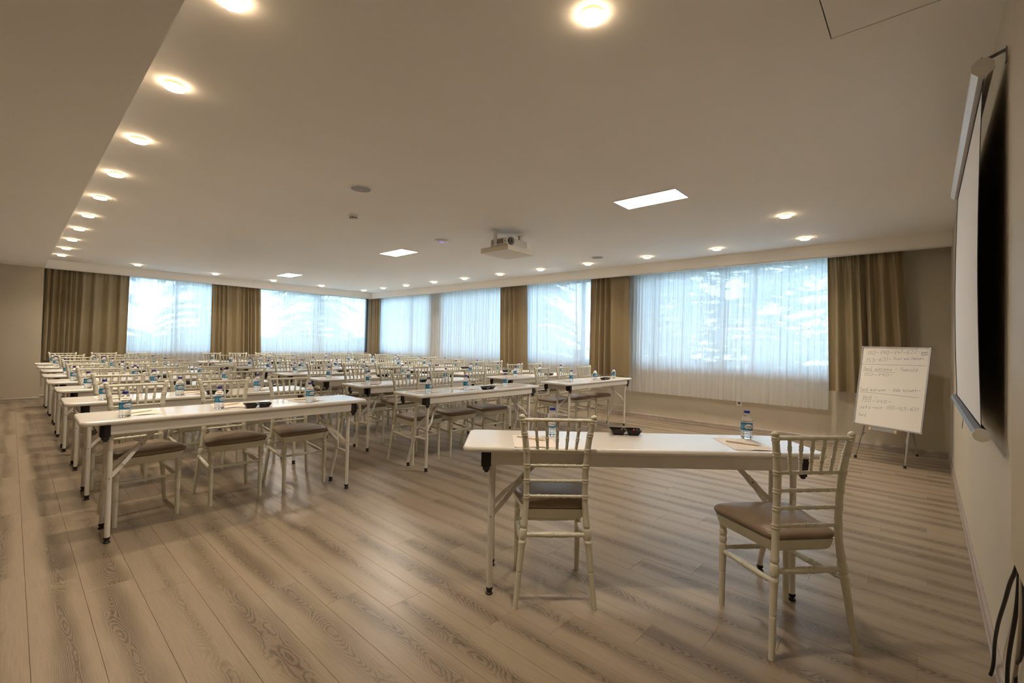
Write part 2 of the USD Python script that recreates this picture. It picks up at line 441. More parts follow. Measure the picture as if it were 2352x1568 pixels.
# walls with their window openings
RIGHT = [(0.45, 3.76), (4.35, 6.30), (6.60, 9.14), (9.55, 12.00)]
BACK = [(0.70, 3.30), (3.95, 7.20)]
ZT = 2.72
solo("wall_right", solid_minus([(XW, XW + OUT, YF - OUT, YB + OUT, -0.16, ZT)], [(XW - 1, XW + 1, a, b, ZS, ZH) for a, b in RIGHT]), M["wall"], "beige wall under and between the side windows", kind="structure", smooth=False)
solo("wall_back", solid_minus([(X0 - OUT, XW, YB, YB + OUT, -0.16, ZT), (X0 - OUT, XS, YV + 0.015, YB + 0.05, -0.16, ZT)], [(a, b, YB - 0.05, YB + 1, ZS, ZH) for a, b in BACK]), M["wall"], "beige wall under the rear windows", kind="structure", smooth=False)
solo("wall_front", bx(X0 - OUT, XW, YF - OUT, YF, -0.16, ZT), M["wall"], "beige wall carrying the projection screen", kind="structure", smooth=False)
solo("wall_left", bx(X0 - OUT, X0, YF, YV + 0.015, -0.16, ZT), M["wall"], "plain beige wall beyond the dropped soffit", kind="structure", smooth=False)

# where the recessed downlights sit
ORD = ["first", "second", "third", "fourth", "fifth", "sixth", "seventh", "eighth", "ninth", "tenth", "eleventh", "twelfth"]
LAMPS = [(0.560, y, f"round crystal downlight, {ORD[k]} from the camera in the row beside the dropped soffit") for k, y in enumerate([2.072, 3.02, 4.05, 5.07, 6.06, 7.10, 8.11, 9.13, 10.14, 11.11])]
LAMPS += [(x, y, f"round crystal downlight, {ORD[k]} from the left in the row along the rear windows") for k, (x, y) in enumerate([(1.617, 11.30), (2.946, 11.38), (4.147, 11.43), (5.298, 11.43)])]
LAMPS += [(6.480, y, f"round crystal downlight, {ORD[k]} from the whiteboard in the row along the side windows") for k, y in enumerate([1.089, 2.118, 3.139, 4.192, 5.212, 6.236, 7.29, 8.325, 9.43, 10.448, 11.417])]
LAMPS += [(1.569, 1.021, "nearest round crystal downlight, large at the top edge of the ceiling view"), (5.256, 1.055, "round crystal downlight on the ceiling between the nearest panel light and the screen")]
# ceiling with a flush access hatch in a fine groove
HX, HY = (1.86, 2.382), (-0.20, 0.312)
g = 0.004
ce = UsdGeom.Xform.Define(stage, numbered("/World", "ceiling")).GetPrim()
tag(ce, "flat matt white ceiling", None, None, "structure")
board_ = solid_minus([(X0 - OUT, XW + OUT, YF - OUT, YB + OUT, ZC, ZT)], [(HX[0], HX[1], HY[0], HY[1], ZC - 0.1, ZC + 0.03)])
for x, y, _ in LAMPS:
    board_ = board_ - manifold3d.Manifold.cylinder(0.1, 0.036, 0.036, 24).translate([x, y, ZC - 0.06])
part(ce, "plasterboard", board_, M["ceiling"], False)
part(ce, "access_hatch", rbx(HX[0] + g, HX[1] - g, HY[0] + g, HY[1] - g, ZC, ZC + 0.025, 0.0015), M["ceiling"], False, "square flush access hatch outlined by a fine groove")
solo("trim_1", bx(X0, XS, YF, YV + 0.015, ZV, ZC + 0.005), M["ceiling"], "dropped ceiling soffit along the left side", kind="structure", smooth=False)
vr = cat(bx(XV, XV + 0.022, YF, YV, ZV, ZC + 0.002), bx(XV, XV + 0.03, YF, YV, ZV - 0.006, ZV + 0.004))
solo("trim_2", vr, M["valance"], "white curtain pelmet along the side windows", kind="structure", smooth=False)
vb = cat(bx(XS, XV, YV, YV + 0.022, ZV, ZC + 0.002), bx(XS, XV + 0.03, YV, YV + 0.03, ZV - 0.006, ZV + 0.004))
solo("trim_3", vb, M["valance"], "white curtain pelmet along the rear windows", kind="structure", smooth=False)

def skirting(axis, a, b, at, sign):
    """Profile: 16 mm thick, 76 mm high, a bead at its top; 'at' is the wall face and sign points into the room."""
    pr = [(0, 0), (0.016, 0), (0.016, 0.016), (0.013, 0.020), (0.013, 0.058), (0.010, 0.066), (0.006, 0.072), (0.004, 0.076), (0, 0.076)]
    v = []
    for e in (a, b):
        for d, z in pr:
            v.append((at + sign * d, e, z) if axis == "y" else (e, at + sign * d, z))
    n = len(pr)
    f = [(i, (i + 1) % n, n + (i + 1) % n) for i in range(n)] + [(i, n + (i + 1) % n, n + i) for i in range(n)]
    f += [(0, i, i + 1) for i in range(1, n - 1)] + [(n, n + i + 1, n + i) for i in range(1, n - 1)]
    m = T(v, f); m.fix_normals()
    return m
solo("baseboard_right", skirting("y", YF, YB, XW, -1), M["baseboard"], "grey-brown skirting board under the side windows", kind="structure", smooth=False)
solo("baseboard_front", skirting("x", X0, XW - 0.016, YF, 1), M["baseboard"], "grey-brown skirting board below the projection screen", kind="structure", smooth=False)
solo("baseboard_back", cat(skirting("x", X0, XS, YV + 0.015, -1), skirting("x", XS, XW - 0.016, YB, -1)), M["baseboard"], "grey-brown skirting board along the rear wall", kind="structure", smooth=False)

# windows: frame bars and panes, one by one
def window(axis, at, a, b, mull, label):
    w = UsdGeom.Xform.Define(stage, numbered_window()).GetPrim()
    tag(w, label, None, None, "structure")
    d0, d1 = at + 0.02, at + 0.085
    def q(u0, u1, z0, z1, e0=d0, e1=d1, bev=0.004):
        return rbx(e0, e1, u0, u1, z0, z1, bev) if axis == "y" else rbx(u0, u1, e0, e1, z0, z1, bev)
    part(w, "bottom_rail", q(a, b, ZS, ZS + 0.07), M["frame"], False)
    part(w, "top_rail", q(a, b, ZH - 0.06, ZH), M["frame"], False)
    for u in (a, b - 0.06):
        part(w, "jamb", q(u, u + 0.06, ZS + 0.07, ZH - 0.06), M["frame"], False)
    for u in mull:
        part(w, "mullion", q(u - 0.028, u + 0.028, ZS + 0.07, ZH - 0.06), M["frame"], False)
    edges = [a + 0.06] + [x for u in mull for x in (u - 0.028, u + 0.028)] + [b - 0.06]
    for u0, u1 in zip(edges[::2], edges[1::2]):
        part(w, "pane", q(u0, u1, ZS + 0.07, ZH - 0.06, at + 0.045, at + 0.053, 0.001), M["pane"], False)
nwin = [0]
def numbered_window():
    nwin[0] += 1
    return f"/World/window_{nwin[0]}"
window("y", XW, *RIGHT[0], [2.355, 3.42], "dark framed side window nearest the whiteboard")
window("y", XW, *RIGHT[1], [4.93], "dark framed side window between the two middle drapes")
window("y", XW, *RIGHT[2], [], "dark framed side window beside the wall pier")
window("y", XW, *RIGHT[3], [10.43], "dark framed side window next to the room corner")
window("x", YB, *BACK[0], [1.60, 2.48], "dark framed rear window left of the rear drape")
window("x", YB, *BACK[1], [5.70], "wide dark framed rear window right of the rear drape")

# ------------------------------------------------------------------ outdoors: ground, hedge, trees, a pale building
solo("ground", bx(-30, 60, -30, 70, -0.9, -0.45), M["ground"], "pale paved ground outside the windows", kind="structure", smooth=False)
def conifer(seed, height, spread):
    rng = np.random.default_rng(seed)
    V, F = [], []
    def tri(p, d, s, w, l):
        n = len(V)
        V.extend([p - s * w, p + s * w, p + d * l]); F.append((n, n + 1, n + 2))
    z = 0.9
    while z < height - 0.2:
        rad = spread * (1 - z / height) ** 0.8 + 0.25
        for k in range(rng.integers(5, 8)):
            a = rng.uniform(0, 2 * PI)
            L = rad * rng.uniform(0.7, 1.1)
            out = np.array([math.cos(a), math.sin(a), 0])
            side = np.array([-out[1], out[0], 0])
            for t in np.arange(0.12, 1.0, 0.10 / max(L, 0.4)):
                p = out * L * t + np.array([0, 0, z + 0.25 * L * t - 0.45 * L * t * t])
                wdt = 0.55 * (1 - t) + 0.16
                for _ in range(5):
                    q = p + side * rng.uniform(-wdt, wdt) * 0.7 * L * 0.5 + np.array([0, 0, rng.uniform(-0.05, 0.06)])
                    d = out * rng.uniform(0.3, 1) + side * rng.uniform(-0.9, 0.9) + np.array([0, 0, rng.uniform(-0.55, 0.15)])
                    d /= np.linalg.norm(d)
                    sd = np.cross(d, rng.normal(size=3)); sd /= np.linalg.norm(sd)
                    tri(q, d, sd, rng.uniform(0.018, 0.05), rng.uniform(0.14, 0.30))
        z += rng.uniform(0.19, 0.30)
    trunk = lathe((0, 0, -0.05), (0, 0, height), [(0, 0.20), (0.2, 0.16), (0.6, 0.09), (1, 0.015)], 10)
    return T(V, F), trunk
def build_tree(loc, rz, label, group):
    t = thing("conifer_tree", label, "tree", loc, rz, group)
    fo, tr = conifer(3, 7.5, 2.2)
    part(t, "trunk", tr, M["bark"])
    part(t, "foliage", fo, M["needles"], False, "layered sprays of dark needles", "stuff")
    return t
tree = Kind(build_tree)
TG = "conifers outside the windows"
for loc, rz, lab in [
        ((12.8, 1.3, -0.45), 0.3, "dark conifer outside the wide side window, behind the whiteboard end of the sheer"),
        ((14.9, 5.8, -0.45), 2.1, "dark conifer outside the side window between the two middle drapes"),
        ((12.6, 10.4, -0.45), 4.0, "dark conifer outside the side window right of the wall pier"),
        ((16.6, 13.6, -0.45), 1.2, "hazy conifer outside the side window nearest the room corner"),
        ((13.4, -3.8, -0.45), 5.2, "dark conifer outside beside the rightmost tan drape"),
        ((18.6, 8.6, -0.45), 3.1, "conifer standing further back outside the right-hand side windows"),
        ((20.6, 1.0, -0.45), 0.9, "far conifer in shade outside the wide side window"),
        ((16.9, 4.3, -0.45), 4.6, "conifer in the gap between the two nearer ones outside the wide side window"),
        ((8.6, 19.0, -0.45), 2.6, "conifer outside the wide rear window, near the room corner"),
        ((5.2, 21.5, -0.45), 1.6, "conifer standing further back outside the wide rear window"),
        ((1.2, 19.4, -0.45), 3.7, "pale conifer outside the left rear window, beside the leftmost drape")]:
    tree.put(loc, rz, lab, TG)
def hedge(L, W, H, seed):
    n, k = int(L / 0.12), 18
    prof = [(-W / 2, 0)] + [(-W / 2 * math.cos(t), H * (0.55 + 0.45 * math.sin(t))) for t in np.linspace(0, PI, k)] + [(W / 2, 0)]
    v = np.array([(x, y, z) for x in np.linspace(0, L, n) for y, z in prof])
    nn = meshkit.fbm(v * 3.0 + seed, 4, seed)[:, None] - 0.5
    c = np.array([0, 0, H * 0.5])
    v = v + nn * np.c_[np.zeros(len(v)), np.sign(v[:, 1]), np.ones(len(v))] * [0, 0.35, 0.5]
    kk = len(prof)
    f = [q for i in range(n - 1) for j in range(kk - 1) for q in ((i * kk + j, (i + 1) * kk + j, (i + 1) * kk + j + 1), (i * kk + j, (i + 1) * kk + j + 1, i * kk + j + 1))]
    return T(v, f)
t = thing("hedge", "low clipped hedge outside the rear windows", "hedge", (-2.0, 15.6, -0.46))
part(t, "foliage", hedge(12.0, 0.9, 1.75, 4), M["hedge"], True, kind="stuff")

# ------------------------------------------------------------------ curtains
def cloth(axis, at, top, bot, z0, z1, fold, nv=26, seed=0, step=0.006, gather=0.0):
    """A hanging cloth: top and bot are its (start, end) at the rail and at the hem; fold(u) gives the width of half a fold and its depth there.
    gather adds the fine pleats of the heading, which fade out below it."""
    from scipy.interpolate import CubicSpline, PchipInterpolator
    rng = np.random.default_rng(seed)
    L = abs(top[1] - top[0])
    n = max(int(L / step), 40)
    u = np.linspace(0, 1, n)
    def folds(scale, drift):
        k, d, s, x = [0.0], [0.0], 1, 0.0
        while x < L:
            w, amp = fold(x / L)
            x += w * scale * rng.uniform(0.55, 1.55)
            k.append(x); d.append(s * amp * rng.uniform(0.35, 1.25)); s = -s
        return np.array(k), np.array(d)
    k, d = folds(1.0, 0)
    d2 = d * rng.uniform(0.6, 1.2, len(d))
    shift = np.cumsum(rng.normal(0, 0.004, len(k))) * 0 + rng.normal(0, 0.12, len(k)) * np.gradient(k)
    kf, df = folds(0.36, 0)
    fine = PchipInterpolator(kf, df)(np.clip(u * L, 0, kf[-1]))
    V = []
    for j, t in enumerate(np.linspace(0, 1, nv) ** 1.15):      # t = 0 at the rail
        kk = k + shift * t
        kk = np.maximum.accumulate(kk + np.arange(len(kk)) * 1e-5)
        g = PchipInterpolator if len(kk) < 4 else CubicSpline
        deep = PchipInterpolator(kk, d * (1 - t) + d2 * t)(np.clip(u * L, kk[0], kk[-1]))
        deep = deep * (0.62 + 0.38 * min(1, t * 2.5))
        deep = deep + gather * fine * max(0.0, 1 - t / 0.22) ** 1.5
        s1 = u * (top[1] - top[0]) + top[0]
        s2 = u * (bot[1] - bot[0]) + bot[0]
        along = s1 + (s2 - s1) * t
        z = z1 + (z0 - z1) * t + (0.05 * deep if j == nv - 1 else 0)
        V.append(np.stack([at + deep, along, z + 0 * u], 1) if axis == "y" else np.stack([along, at - deep, z + 0 * u], 1))
    return T(np.vstack(V), grid_faces(n, nv, False))

def drape(axis, at, top, bot, z0, fold, label, seed):
    t = thing("drape", label, "curtain", (0, 0, 0), 0, "tan drapes at the windows")
    part(t, "panel", cloth(axis, at, top, bot, z0, 2.585, fold, 24, seed, 0.004, 0.35), M["drape"], True)
    hem = cloth(axis, at - 0.0025, tuple(top), tuple(bot), z0 - 0.001, 2.585, fold, 24, seed, 0.004, 0.35)
    n = len(hem.vertices) // 24
    v = np.vstack([hem.vertices[-2 * n:-n] * 0.45 + hem.vertices[-n:] * 0.55, hem.vertices[-n:]])
    part(t, "hem", T(v, grid_faces(n, 2, False)), M["drape"], True)
    L = [(at - 0.005, y, 2.588) if axis == "y" else (y, at - 0.005, 2.588) for y in (min(top), max(top))]
    part(t, "heading_tape", bar(L[0], L[1], 0.03, 0.006, (1, 0, 0) if axis == "y" else (0, 1, 0)), M["drape"], False)
    return t
two = lambda s, a, b: (lambda u: a if u < s else b)
drape("x", 12.14, (0.42, 1.62), (0.40, 1.60), 0.74, two(0.42, (0.038, 0.048), (0.095, 0.040)), "wide tan drape at the left end of the rear wall, gathered at its left", 1)
drape("x", 12.14, (3.08, 4.11), (3.09, 4.17), 0.74, lambda u: (0.045, 0.046) if u < 0.30 else (0.085, 0.042) if u < 0.58 else (0.042, 0.046), "tan drape hanging between the two rear windows", 2)
drape("y", 7.14, (12.22, 11.66), (12.20, 11.62), 0.74, lambda u: (0.055, 0.042), "narrow olive-tan drape in the room corner", 3)
drape("y", 7.19, (6.90, 6.16), (6.86, 6.08), 0.715, two(0.58, (0.050, 0.055), (0.24, 0.020)), "tan drape on the side wall with a smooth right half, second from the corner", 4)
drape("y", 7.19, (4.58, 3.82), (4.60, 3.775), 0.715, two(0.55, (0.056, 0.058), (0.24, 0.022)), "tan drape on the side wall left of the wide window", 5)
drape("y", 7.19, (0.955, 0.20), (0.925, 0.09), 0.720, lambda u: (0.050, 0.062) if u < 0.55 else (0.062, 0.052), "tan drape right of the wide side window, behind the whiteboard", 6)

def sheer(axis, at, top, bot, label, seed, z0=0.455, lam=0.034):
    t = thing("sheer_curtain", label, "curtain", (0, 0, 0), 0, "white voile curtains at the windows")
    r = np.random.default_rng(seed)
    w = r.uniform(0.75, 1.35, 60)
    part(t, "panel", cloth(axis, at, top, bot, z0, 2.585, lambda u: (lam * w[int(u * 59.9)], 0.021), 22, seed + 20, 0.006), M["sheer"], True)
    L = [(at, y, 2.588) if axis == "y" else (y, at, 2.588) for y in (min(top), max(top))]
    part(t, "heading_tape", bar(L[0], L[1], 0.025, 0.004, (1, 0, 0) if axis == "y" else (0, 1, 0)), M["sheer"], False)
sheer("y", 7.31, (1.86, 0.93), (1.90, 0.945), "white voile curtain over the right half of the wide side window", 1)
sheer("y", 7.32, (3.95, 1.80), (3.95, 1.86), "white voile curtain over the left half of the wide side window", 2)
sheer("y", 7.31, (6.30, 4.98), (6.30, 4.88), "white voile curtain between the two middle drapes of the side wall", 3)
sheer("y", 7.32, (5.01, 4.40), (4.97, 4.40), "narrow strip of white voile left of the tan drape by the wide side window", 4)
sheer("y", 7.31, (9.40, 6.60), (9.40, 6.60), "white voile curtain left of the smooth tan drape on the side wall", 5)
sheer("y", 7.32, (11.90, 9.32), (11.90, 9.36), "white voile curtain on the side wall next to the corner drape", 6)
sheer("x", 12.255, (1.45, 3.25), (1.45, 3.25), "bright white voile curtain over the left rear window", 7)
sheer("x", 12.255, (3.98, 7.03), (3.98, 7.03), "bright white voile curtain over the wide rear window", 8)

# ------------------------------------------------------------------ chairs: turned bamboo-style resin chairs with a taupe seat pad (front = -y)
def bumps(t, base, rings, w=0.0032, h=0.0040):
    r = np.array(base, float)
    for c in rings:
        for o in (-0.0055, 0.0055):
            r = r + h * np.exp(-((t - c - o) / w) ** 2)
    return r
def knob(t, c, w, h):
    return h * np.exp(-((t - c) / w) ** 2)
def densify(z0, z1, marks, n, half=0.014, k=9):
    s = [np.linspace(z0, z1, n)] + [np.linspace(m - half, m + half, k) for m in marks]
    s = np.clip(np.concatenate(s), z0, z1)
    return np.r_[z0, np.unique(np.round(s[(s > z0 + 1e-5) & (s < z1 - 1e-5)], 5)), z1]
PZ = [0.0, 0.10, 0.167, 0.318, 0.40, 0.449, 0.508, 0.587, 0.666, 0.738, 0.817, 0.895, 0.92]
PXH = [0.188, 0.178, 0.172, 0.157, 0.149, 0.145, 0.142, 0.1415, 0.143, 0.148, 0.158, 0.172, 0.176]
PY = [0.193, 0.182, 0.175, 0.160, 0.153, 0.149, 0.147, 0.149, 0.154, 0.160, 0.168, 0.177, 0.180]
from scipy.interpolate import PchipInterpolator
fx_, fy_ = PchipInterpolator(PZ, PXH), PchipInterpolator(PZ, PY)
RAILS = [0.737, 0.662, 0.588, 0.513]
def back_post(s):
    marks = RAILS + [0.815, 0.882, 0.365, 0.315, 0.165]
    z = densify(0.0, 0.893, marks, 46)
    base = np.interp(z, [0, 0.16, 0.30, 0.45, 0.60, 0.74, 0.89], [0.0125, 0.0142, 0.0165, 0.0150, 0.0148, 0.0158, 0.0140])
    r = bumps(z, base, RAILS + [0.815, 0.880], 0.0030, 0.0032)
    r = r + knob(z, 0.340, 0.020, 0.0036) - knob(z, 0.366, 0.0035, 0.0035) - knob(z, 0.313, 0.0035, 0.0040) + knob(z, 0.385, 0.010, 0.0028) + knob(z, 0.298, 0.008, 0.0030)
    r = r - knob(z, 0.165, 0.003, 0.0018)
    zt = 0.893 + 0.0165 * np.sin(np.linspace(0.15, PI / 2, 7))
    rt_ = 0.0155 * np.cos(np.linspace(0.15, PI / 2, 7)) + 0.0003
    z, r = np.r_[z, zt + 0.003], np.r_[r, rt_]
    seg = 14
    ang = np.linspace(0, 2 * PI, seg, endpoint=False)
    v = np.vstack([np.stack([s * fx_(min(a, .92)) + b * np.cos(ang), fy_(min(a, .92)) + b * np.sin(ang), 0 * ang + a], 1) for a, b in zip(z, r)])
    n = len(z)
    v = np.vstack([v, [[s * fx_(0), fy_(0), 0]], [[s * fx_(.92), fy_(.92), z[-1]]]])
    f = grid_faces(seg, n, True) + [((i + 1) % seg, i, n * seg) for i in range(seg)] + [((n - 1) * seg + i, (n - 1) * seg + (i + 1) % seg, n * seg + 1) for i in range(seg)]
    return T(v, f)
def ringed(p0, p1, r, rings, h=0.0032, seg=10, w=0.0030, extra=None):
    p0, p1 = np.asarray(p0, float), np.asarray(p1, float)
    L = np.linalg.norm(p1 - p0)
    t = densify(0, L, rings, 12)
    rr = bumps(t, np.full(len(t), r), rings, w, h)
    if extra is not None:
        rr = rr + extra(t, L)
    return lathe(p0, p1, list(zip(t / L, rr)), seg)
def front_leg(s):
    z = densify(0.0, 0.405, [0.385, 0.352, 0.320, 0.290, 0.165], 20)
    r = np.interp(z, [0, 0.16, 0.28, 0.40], [0.0125, 0.0148, 0.0172, 0.0180])
    for c in (0.372, 0.338, 0.304):
        r = r - knob(z, c, 0.006, 0.0036)
    r = r - knob(z, 0.165, 0.003, 0.0018)
    return lathe((s * 0.168, -0.192, 0), (s * 0.168, -0.186, 0.405), list(zip(z / 0.405, r)), 14)
SEAT = Polygon([(-0.205, -0.215), (-0.15, -0.234), (0, -0.242), (0.15, -0.234), (0.205, -0.215), (0.207, -0.17), (0.150, 0.130), (-0.150, 0.130), (-0.207, -0.17)]).buffer(-0.02).buffer(0.02)
def build_chair(loc, rz, label, group):
    t = thing("banquet_chair", label, "chair", loc, rz, group)
    C = M["chair"]
    part(t, "seat_frame", loft(SEAT, [(0.392, 0.030), (0.393, 0.022), (0.405, 0.014), (0.435, 0.006), (0.443, 0.003), (0.446, 0.008), (0.446, 0.03)], 56), C)
    cu = part(t, "seat_cushion", loft(SEAT, [(0.4475, 0.006), (0.449, 0.003), (0.456, -0.002), (0.465, -0.003), (0.474, 0.002), (0.482, 0.016), (0.489, 0.045), (0.4935, 0.085), (0.4955, 0.12)], 64), M["vinyl"], True, "taupe vinyl seat pad")
    part(cu, "cushion_base", loft(SEAT, [(0.4455, 0.012), (0.4455, 0.008), (0.4480, 0.006), (0.4480, 0.02)], 40), M["cushion_piping"], False)
    for s in (-1, 1):
        part(t, "back_post", back_post(s), C, 50)
    for s in (-1, 1):
        part(t, "front_leg", front_leg(s), C, 50)
    xe = lambda z: float(fx_(z)) - 0.006
    tx = [-0.107, -0.0535, 0, 0.0535, 0.107]
    bxx = [-0.092, -0.046, 0, 0.046, 0.092]
    zt, zb = 0.884, RAILS[0]
    part(t, "top_rail", ringed((-xe(zt), fy_(zt), zt), (xe(zt), fy_(zt), zt), 0.0095, [float(x + xe(zt)) for x in tx], 0.0020), C, 50)
    for z, xs in zip(RAILS, [bxx, [-0.085, -0.0425, 0, 0.0425, 0.085]] + [[-0.083, -0.0415, 0, 0.0415, 0.083]] * 2):
        part(t, "back_rail", ringed((-xe(z), fy_(z), z), (xe(z), fy_(z), z), 0.0076, [float(x + xe(z)) for x in xs], 0.0026), C, 50)
    for a, b in zip(tx, bxx):
        p0, p1 = np.array([b, fy_(zb), zb + 0.002]), np.array([a, fy_(zt), zt - 0.002])
        L = np.linalg.norm(p1 - p0)
        part(t, "spindle", ringed(p0, p1, 0.0072, [0.36 * L, 0.70 * L], 0.0026), C, 50)
    sw = lambda q, L: knob(q, L * 0.36, 0.035, 0.0035) + knob(q, L * 0.64, 0.035, 0.0035)
    part(t, "rear_stretcher", ringed((-xe(0.333), fy_(0.333), 0.333), (xe(0.333), fy_(0.333), 0.333), 0.0105, [0.04, 0.30 * 0.5 - 0.012, 0.30 * 0.5 + 0.016, 0.262], 0.0028, 12, 0.003, sw), C, 50)
    part(t, "front_stretcher", ringed((-0.162, -0.189, 0.278), (0.162, -0.189, 0.278), 0.0088, [0.06, 0.150, 0.174, 0.264], 0.0026, 12, 0.003, sw), C, 50)
    for s in (-1, 1):
        part(t, "side_stretcher", ringed((s * 0.166, -0.180, 0.262), (s * float(fx_(0.285)), float(fy_(0.285)) - 0.006, 0.292), 0.0105, [0.05, 0.160, 0.186, 0.296], 0.0028, 12, 0.003, sw), C, 50)
    return t
chair = Kind(build_chair)

# ------------------------------------------------------------------ folding conference tables, 1.80 x 0.45 m (origin on the floor under the middle)
def rrect(hx, hy, r, n=7):
    out = []
    for cx, cy, a0 in ((hx - r, hy - r, 0), (-hx + r, hy - r, PI / 2), (-hx + r, -hy + r, PI), (hx - r, -hy + r, 1.5 * PI)):
        out += [(cx + r * math.cos(a0 + a), cy + r * math.sin(a0 + a)) for a in np.linspace(0, PI / 2, n)]
    return np.array(out)
def slab(hx, hy, r, levels):
    v = np.vstack([np.c_[rrect(hx - d, hy - d, max(r - d, 0.004)), np.full(28, z)] for z, d in levels])
    k = len(levels)
    f = grid_faces(28, k, True)
    v = np.vstack([v, [[0, 0, levels[0][0]], [0, 0, levels[-1][0]]]])
    f += [((i + 1) % 28, i, k * 28) for i in range(28)] + [((k - 1) * 28 + i, (k - 1) * 28 + (i + 1) % 28, k * 28 + 1) for i in range(28)]
    return T(v, f)
LX, AX, AY = 0.755, 0.795, 0.198
def rubber_foot(x, y):
    m = zlathe([(0.0175, 0.0), (0.0175, 0.007), (0.012, 0.012), (0.012, 0.018), (0.0165, 0.022), (0.0165, 0.034), (0.013, 0.036)], 12)
    m.apply_translation([x, y, 0])
    return m
def build_table(loc, rz, label, group):
    t = thing("folding_table", label, "table", loc, rz, group)
    W, K = M["table_metal"], M["black_plastic"]
    e = 0.014
    lv = [(0.712 + e - e * math.cos(a), 0.010 - 0.010 * math.sin(a)) for a in np.linspace(0, PI, 9)]
    part(t, "tabletop", slab(0.90, 0.225, 0.04, [(0.712, 0.03)] + lv + [(0.740, 0.03)]), M["table"], 40)
    for s in (-1, 1):
        part(t, "apron", rbx(-AX + 0.034, AX - 0.034, s * AY - 0.011, s * AY + 0.011, 0.650, 0.7125, 0.003), W, False)
    for s in (-1, 1):
        part(t, "end_apron", rbx(s * AX - 0.011, s * AX + 0.011, -AY + 0.05, AY - 0.05, 0.650, 0.7125, 0.003), W, False)
    for sx in (-1, 1):
        for sy in (-1, 1):
            b = cat(rbx(*sorted((sx * (AX + 0.012), sx * (AX - 0.036))), *sorted((sy * (AY + 0.013), sy * (AY - 0.010))), 0.640, 0.7125, 0.003),
                    rbx(*sorted((sx * (AX + 0.012), sx * (AX - 0.012))), *sorted((sy * (AY + 0.013), sy * (AY - 0.052))), 0.640, 0.7125, 0.003),
                    rbx(*sorted((sx * (AX + 0.004), sx * (AX - 0.030))), *sorted((sy * (AY + 0.012), sy * (AY - 0.006))), 0.622, 0.642, 0.003),
                    rbx(*sorted((sx * (AX - 0.004), sx * (AX - 0.024))), *sorted((sy * (AY + 0.011), sy * (AY - 0.005))), 0.612, 0.624, 0.003))
            part(t, "corner_bracket", b, K, False, "black plastic corner bracket")
    for sx in (-1, 1):
        x = sx * LX
        l1 = part(t, "leg", lathe((x, -0.165, 0.030), (x, -0.165, 0.712), [(0, 0.0145), (1, 0.0145)], 14), W, 50)
        part(l1, "rubber_foot", rubber_foot(x, -0.165), K, 40, "black rubber foot")
        part(l1, "bolt", cat(lathe((x - 0.0165, -0.165, 0.385), (x + 0.0165, -0.165, 0.385), [(0, .003), (1, .003)], 8), lathe((x, -0.1815, 0.385), (x, -0.16, 0.385), [(0, .0032), (1, .0032)], 8)), M["bolt"], False)
        path = [(x, 0.022, 0.712), (x, 0.022, 0.60), (x, 0.022, 0.40), (x, 0.022, 0.335), (x, 0.026, 0.305), (x, 0.040, 0.27), (x, 0.085, 0.165), (x, 0.112, 0.10), (x, 0.122, 0.07), (x, 0.126, 0.030)]
        l2 = part(t, "leg", tube(spline(path, 26), 0.0145, 14), W, 50, "leg with a kinked lower half")
        part(l2, "rubber_foot", rubber_foot(x, 0.126), K, 40, "black rubber foot")
        part(l2, "bolt", lathe((x - 0.0165, 0.022, 0.385), (x + 0.0165, 0.022, 0.385), [(0, .003), (1, .003)], 8), M["bolt"], False)
        part(t, "leg_tie", lathe((x, -0.165, 0.305), (x, 0.026, 0.305), [(0, 0.0105), (1, 0.0105)], 12), W, 50)
        part(t, "leg_tie", lathe((x, -0.19, 0.695), (x, 0.19, 0.695), [(0, 0.0105), (1, 0.0105)], 12), W, 50)
        apex, hinge = np.array([sx * 0.47, -0.07, 0.690]), np.array([sx * 0.605, -0.07, 0.545])
        br = cat(bar(apex, hinge + (hinge - apex) * 0.08, 0.024, 0.004, (0, 1, 0)), bar(apex + [0, 0.012, 0], hinge + [0, 0.012, 0], 0.024, 0.003, (0, 1, 0)))
        b1 = part(t, "folding_brace", br, W, False)
        part(b1, "hinge", cat(bar(hinge + (apex - hinge) * 0.16, hinge - (apex - hinge) * 0.20, 0.031, 0.020, (0, 1, 0)), bar(hinge + [sx * -0.012, 0, 0.018], hinge + [sx * -0.030, 0, 0.040], 0.018, 0.022, (0, 1, 0))), W, False)
        dd = (hinge - apex) / np.linalg.norm(hinge - apex)
        part(b1, "bolt", cat(*[lathe(hinge + dd * o + [0, -0.014, 0], hinge + dd * o + [0, 0.014, 0], [(0, 0.0042), (1, 0.0042)], 10) for o in (-0.012, 0.026)]), M["bolt"], False)
        for yy in (-0.165, 0.022):
            mid = np.array([sx * 0.69, -0.07 + (yy + 0.07) * 0.80, 0.455])
            end = np.array([x - sx * 0.004, yy + (0.012 if yy < 0 else -0.012), 0.385])
            part(t, "brace_arm", cat(bar(hinge, mid, 0.022, 0.004), bar(mid - (mid - hinge) * 0.03, end, 0.022, 0.004)), W, False)
        part(t, "cross_rail", rbx(*sorted((sx * 0.455, sx * 0.485)), -AY, AY, 0.690, 0.7125, 0.003), W, False)
    return t
table = Kind(build_table)

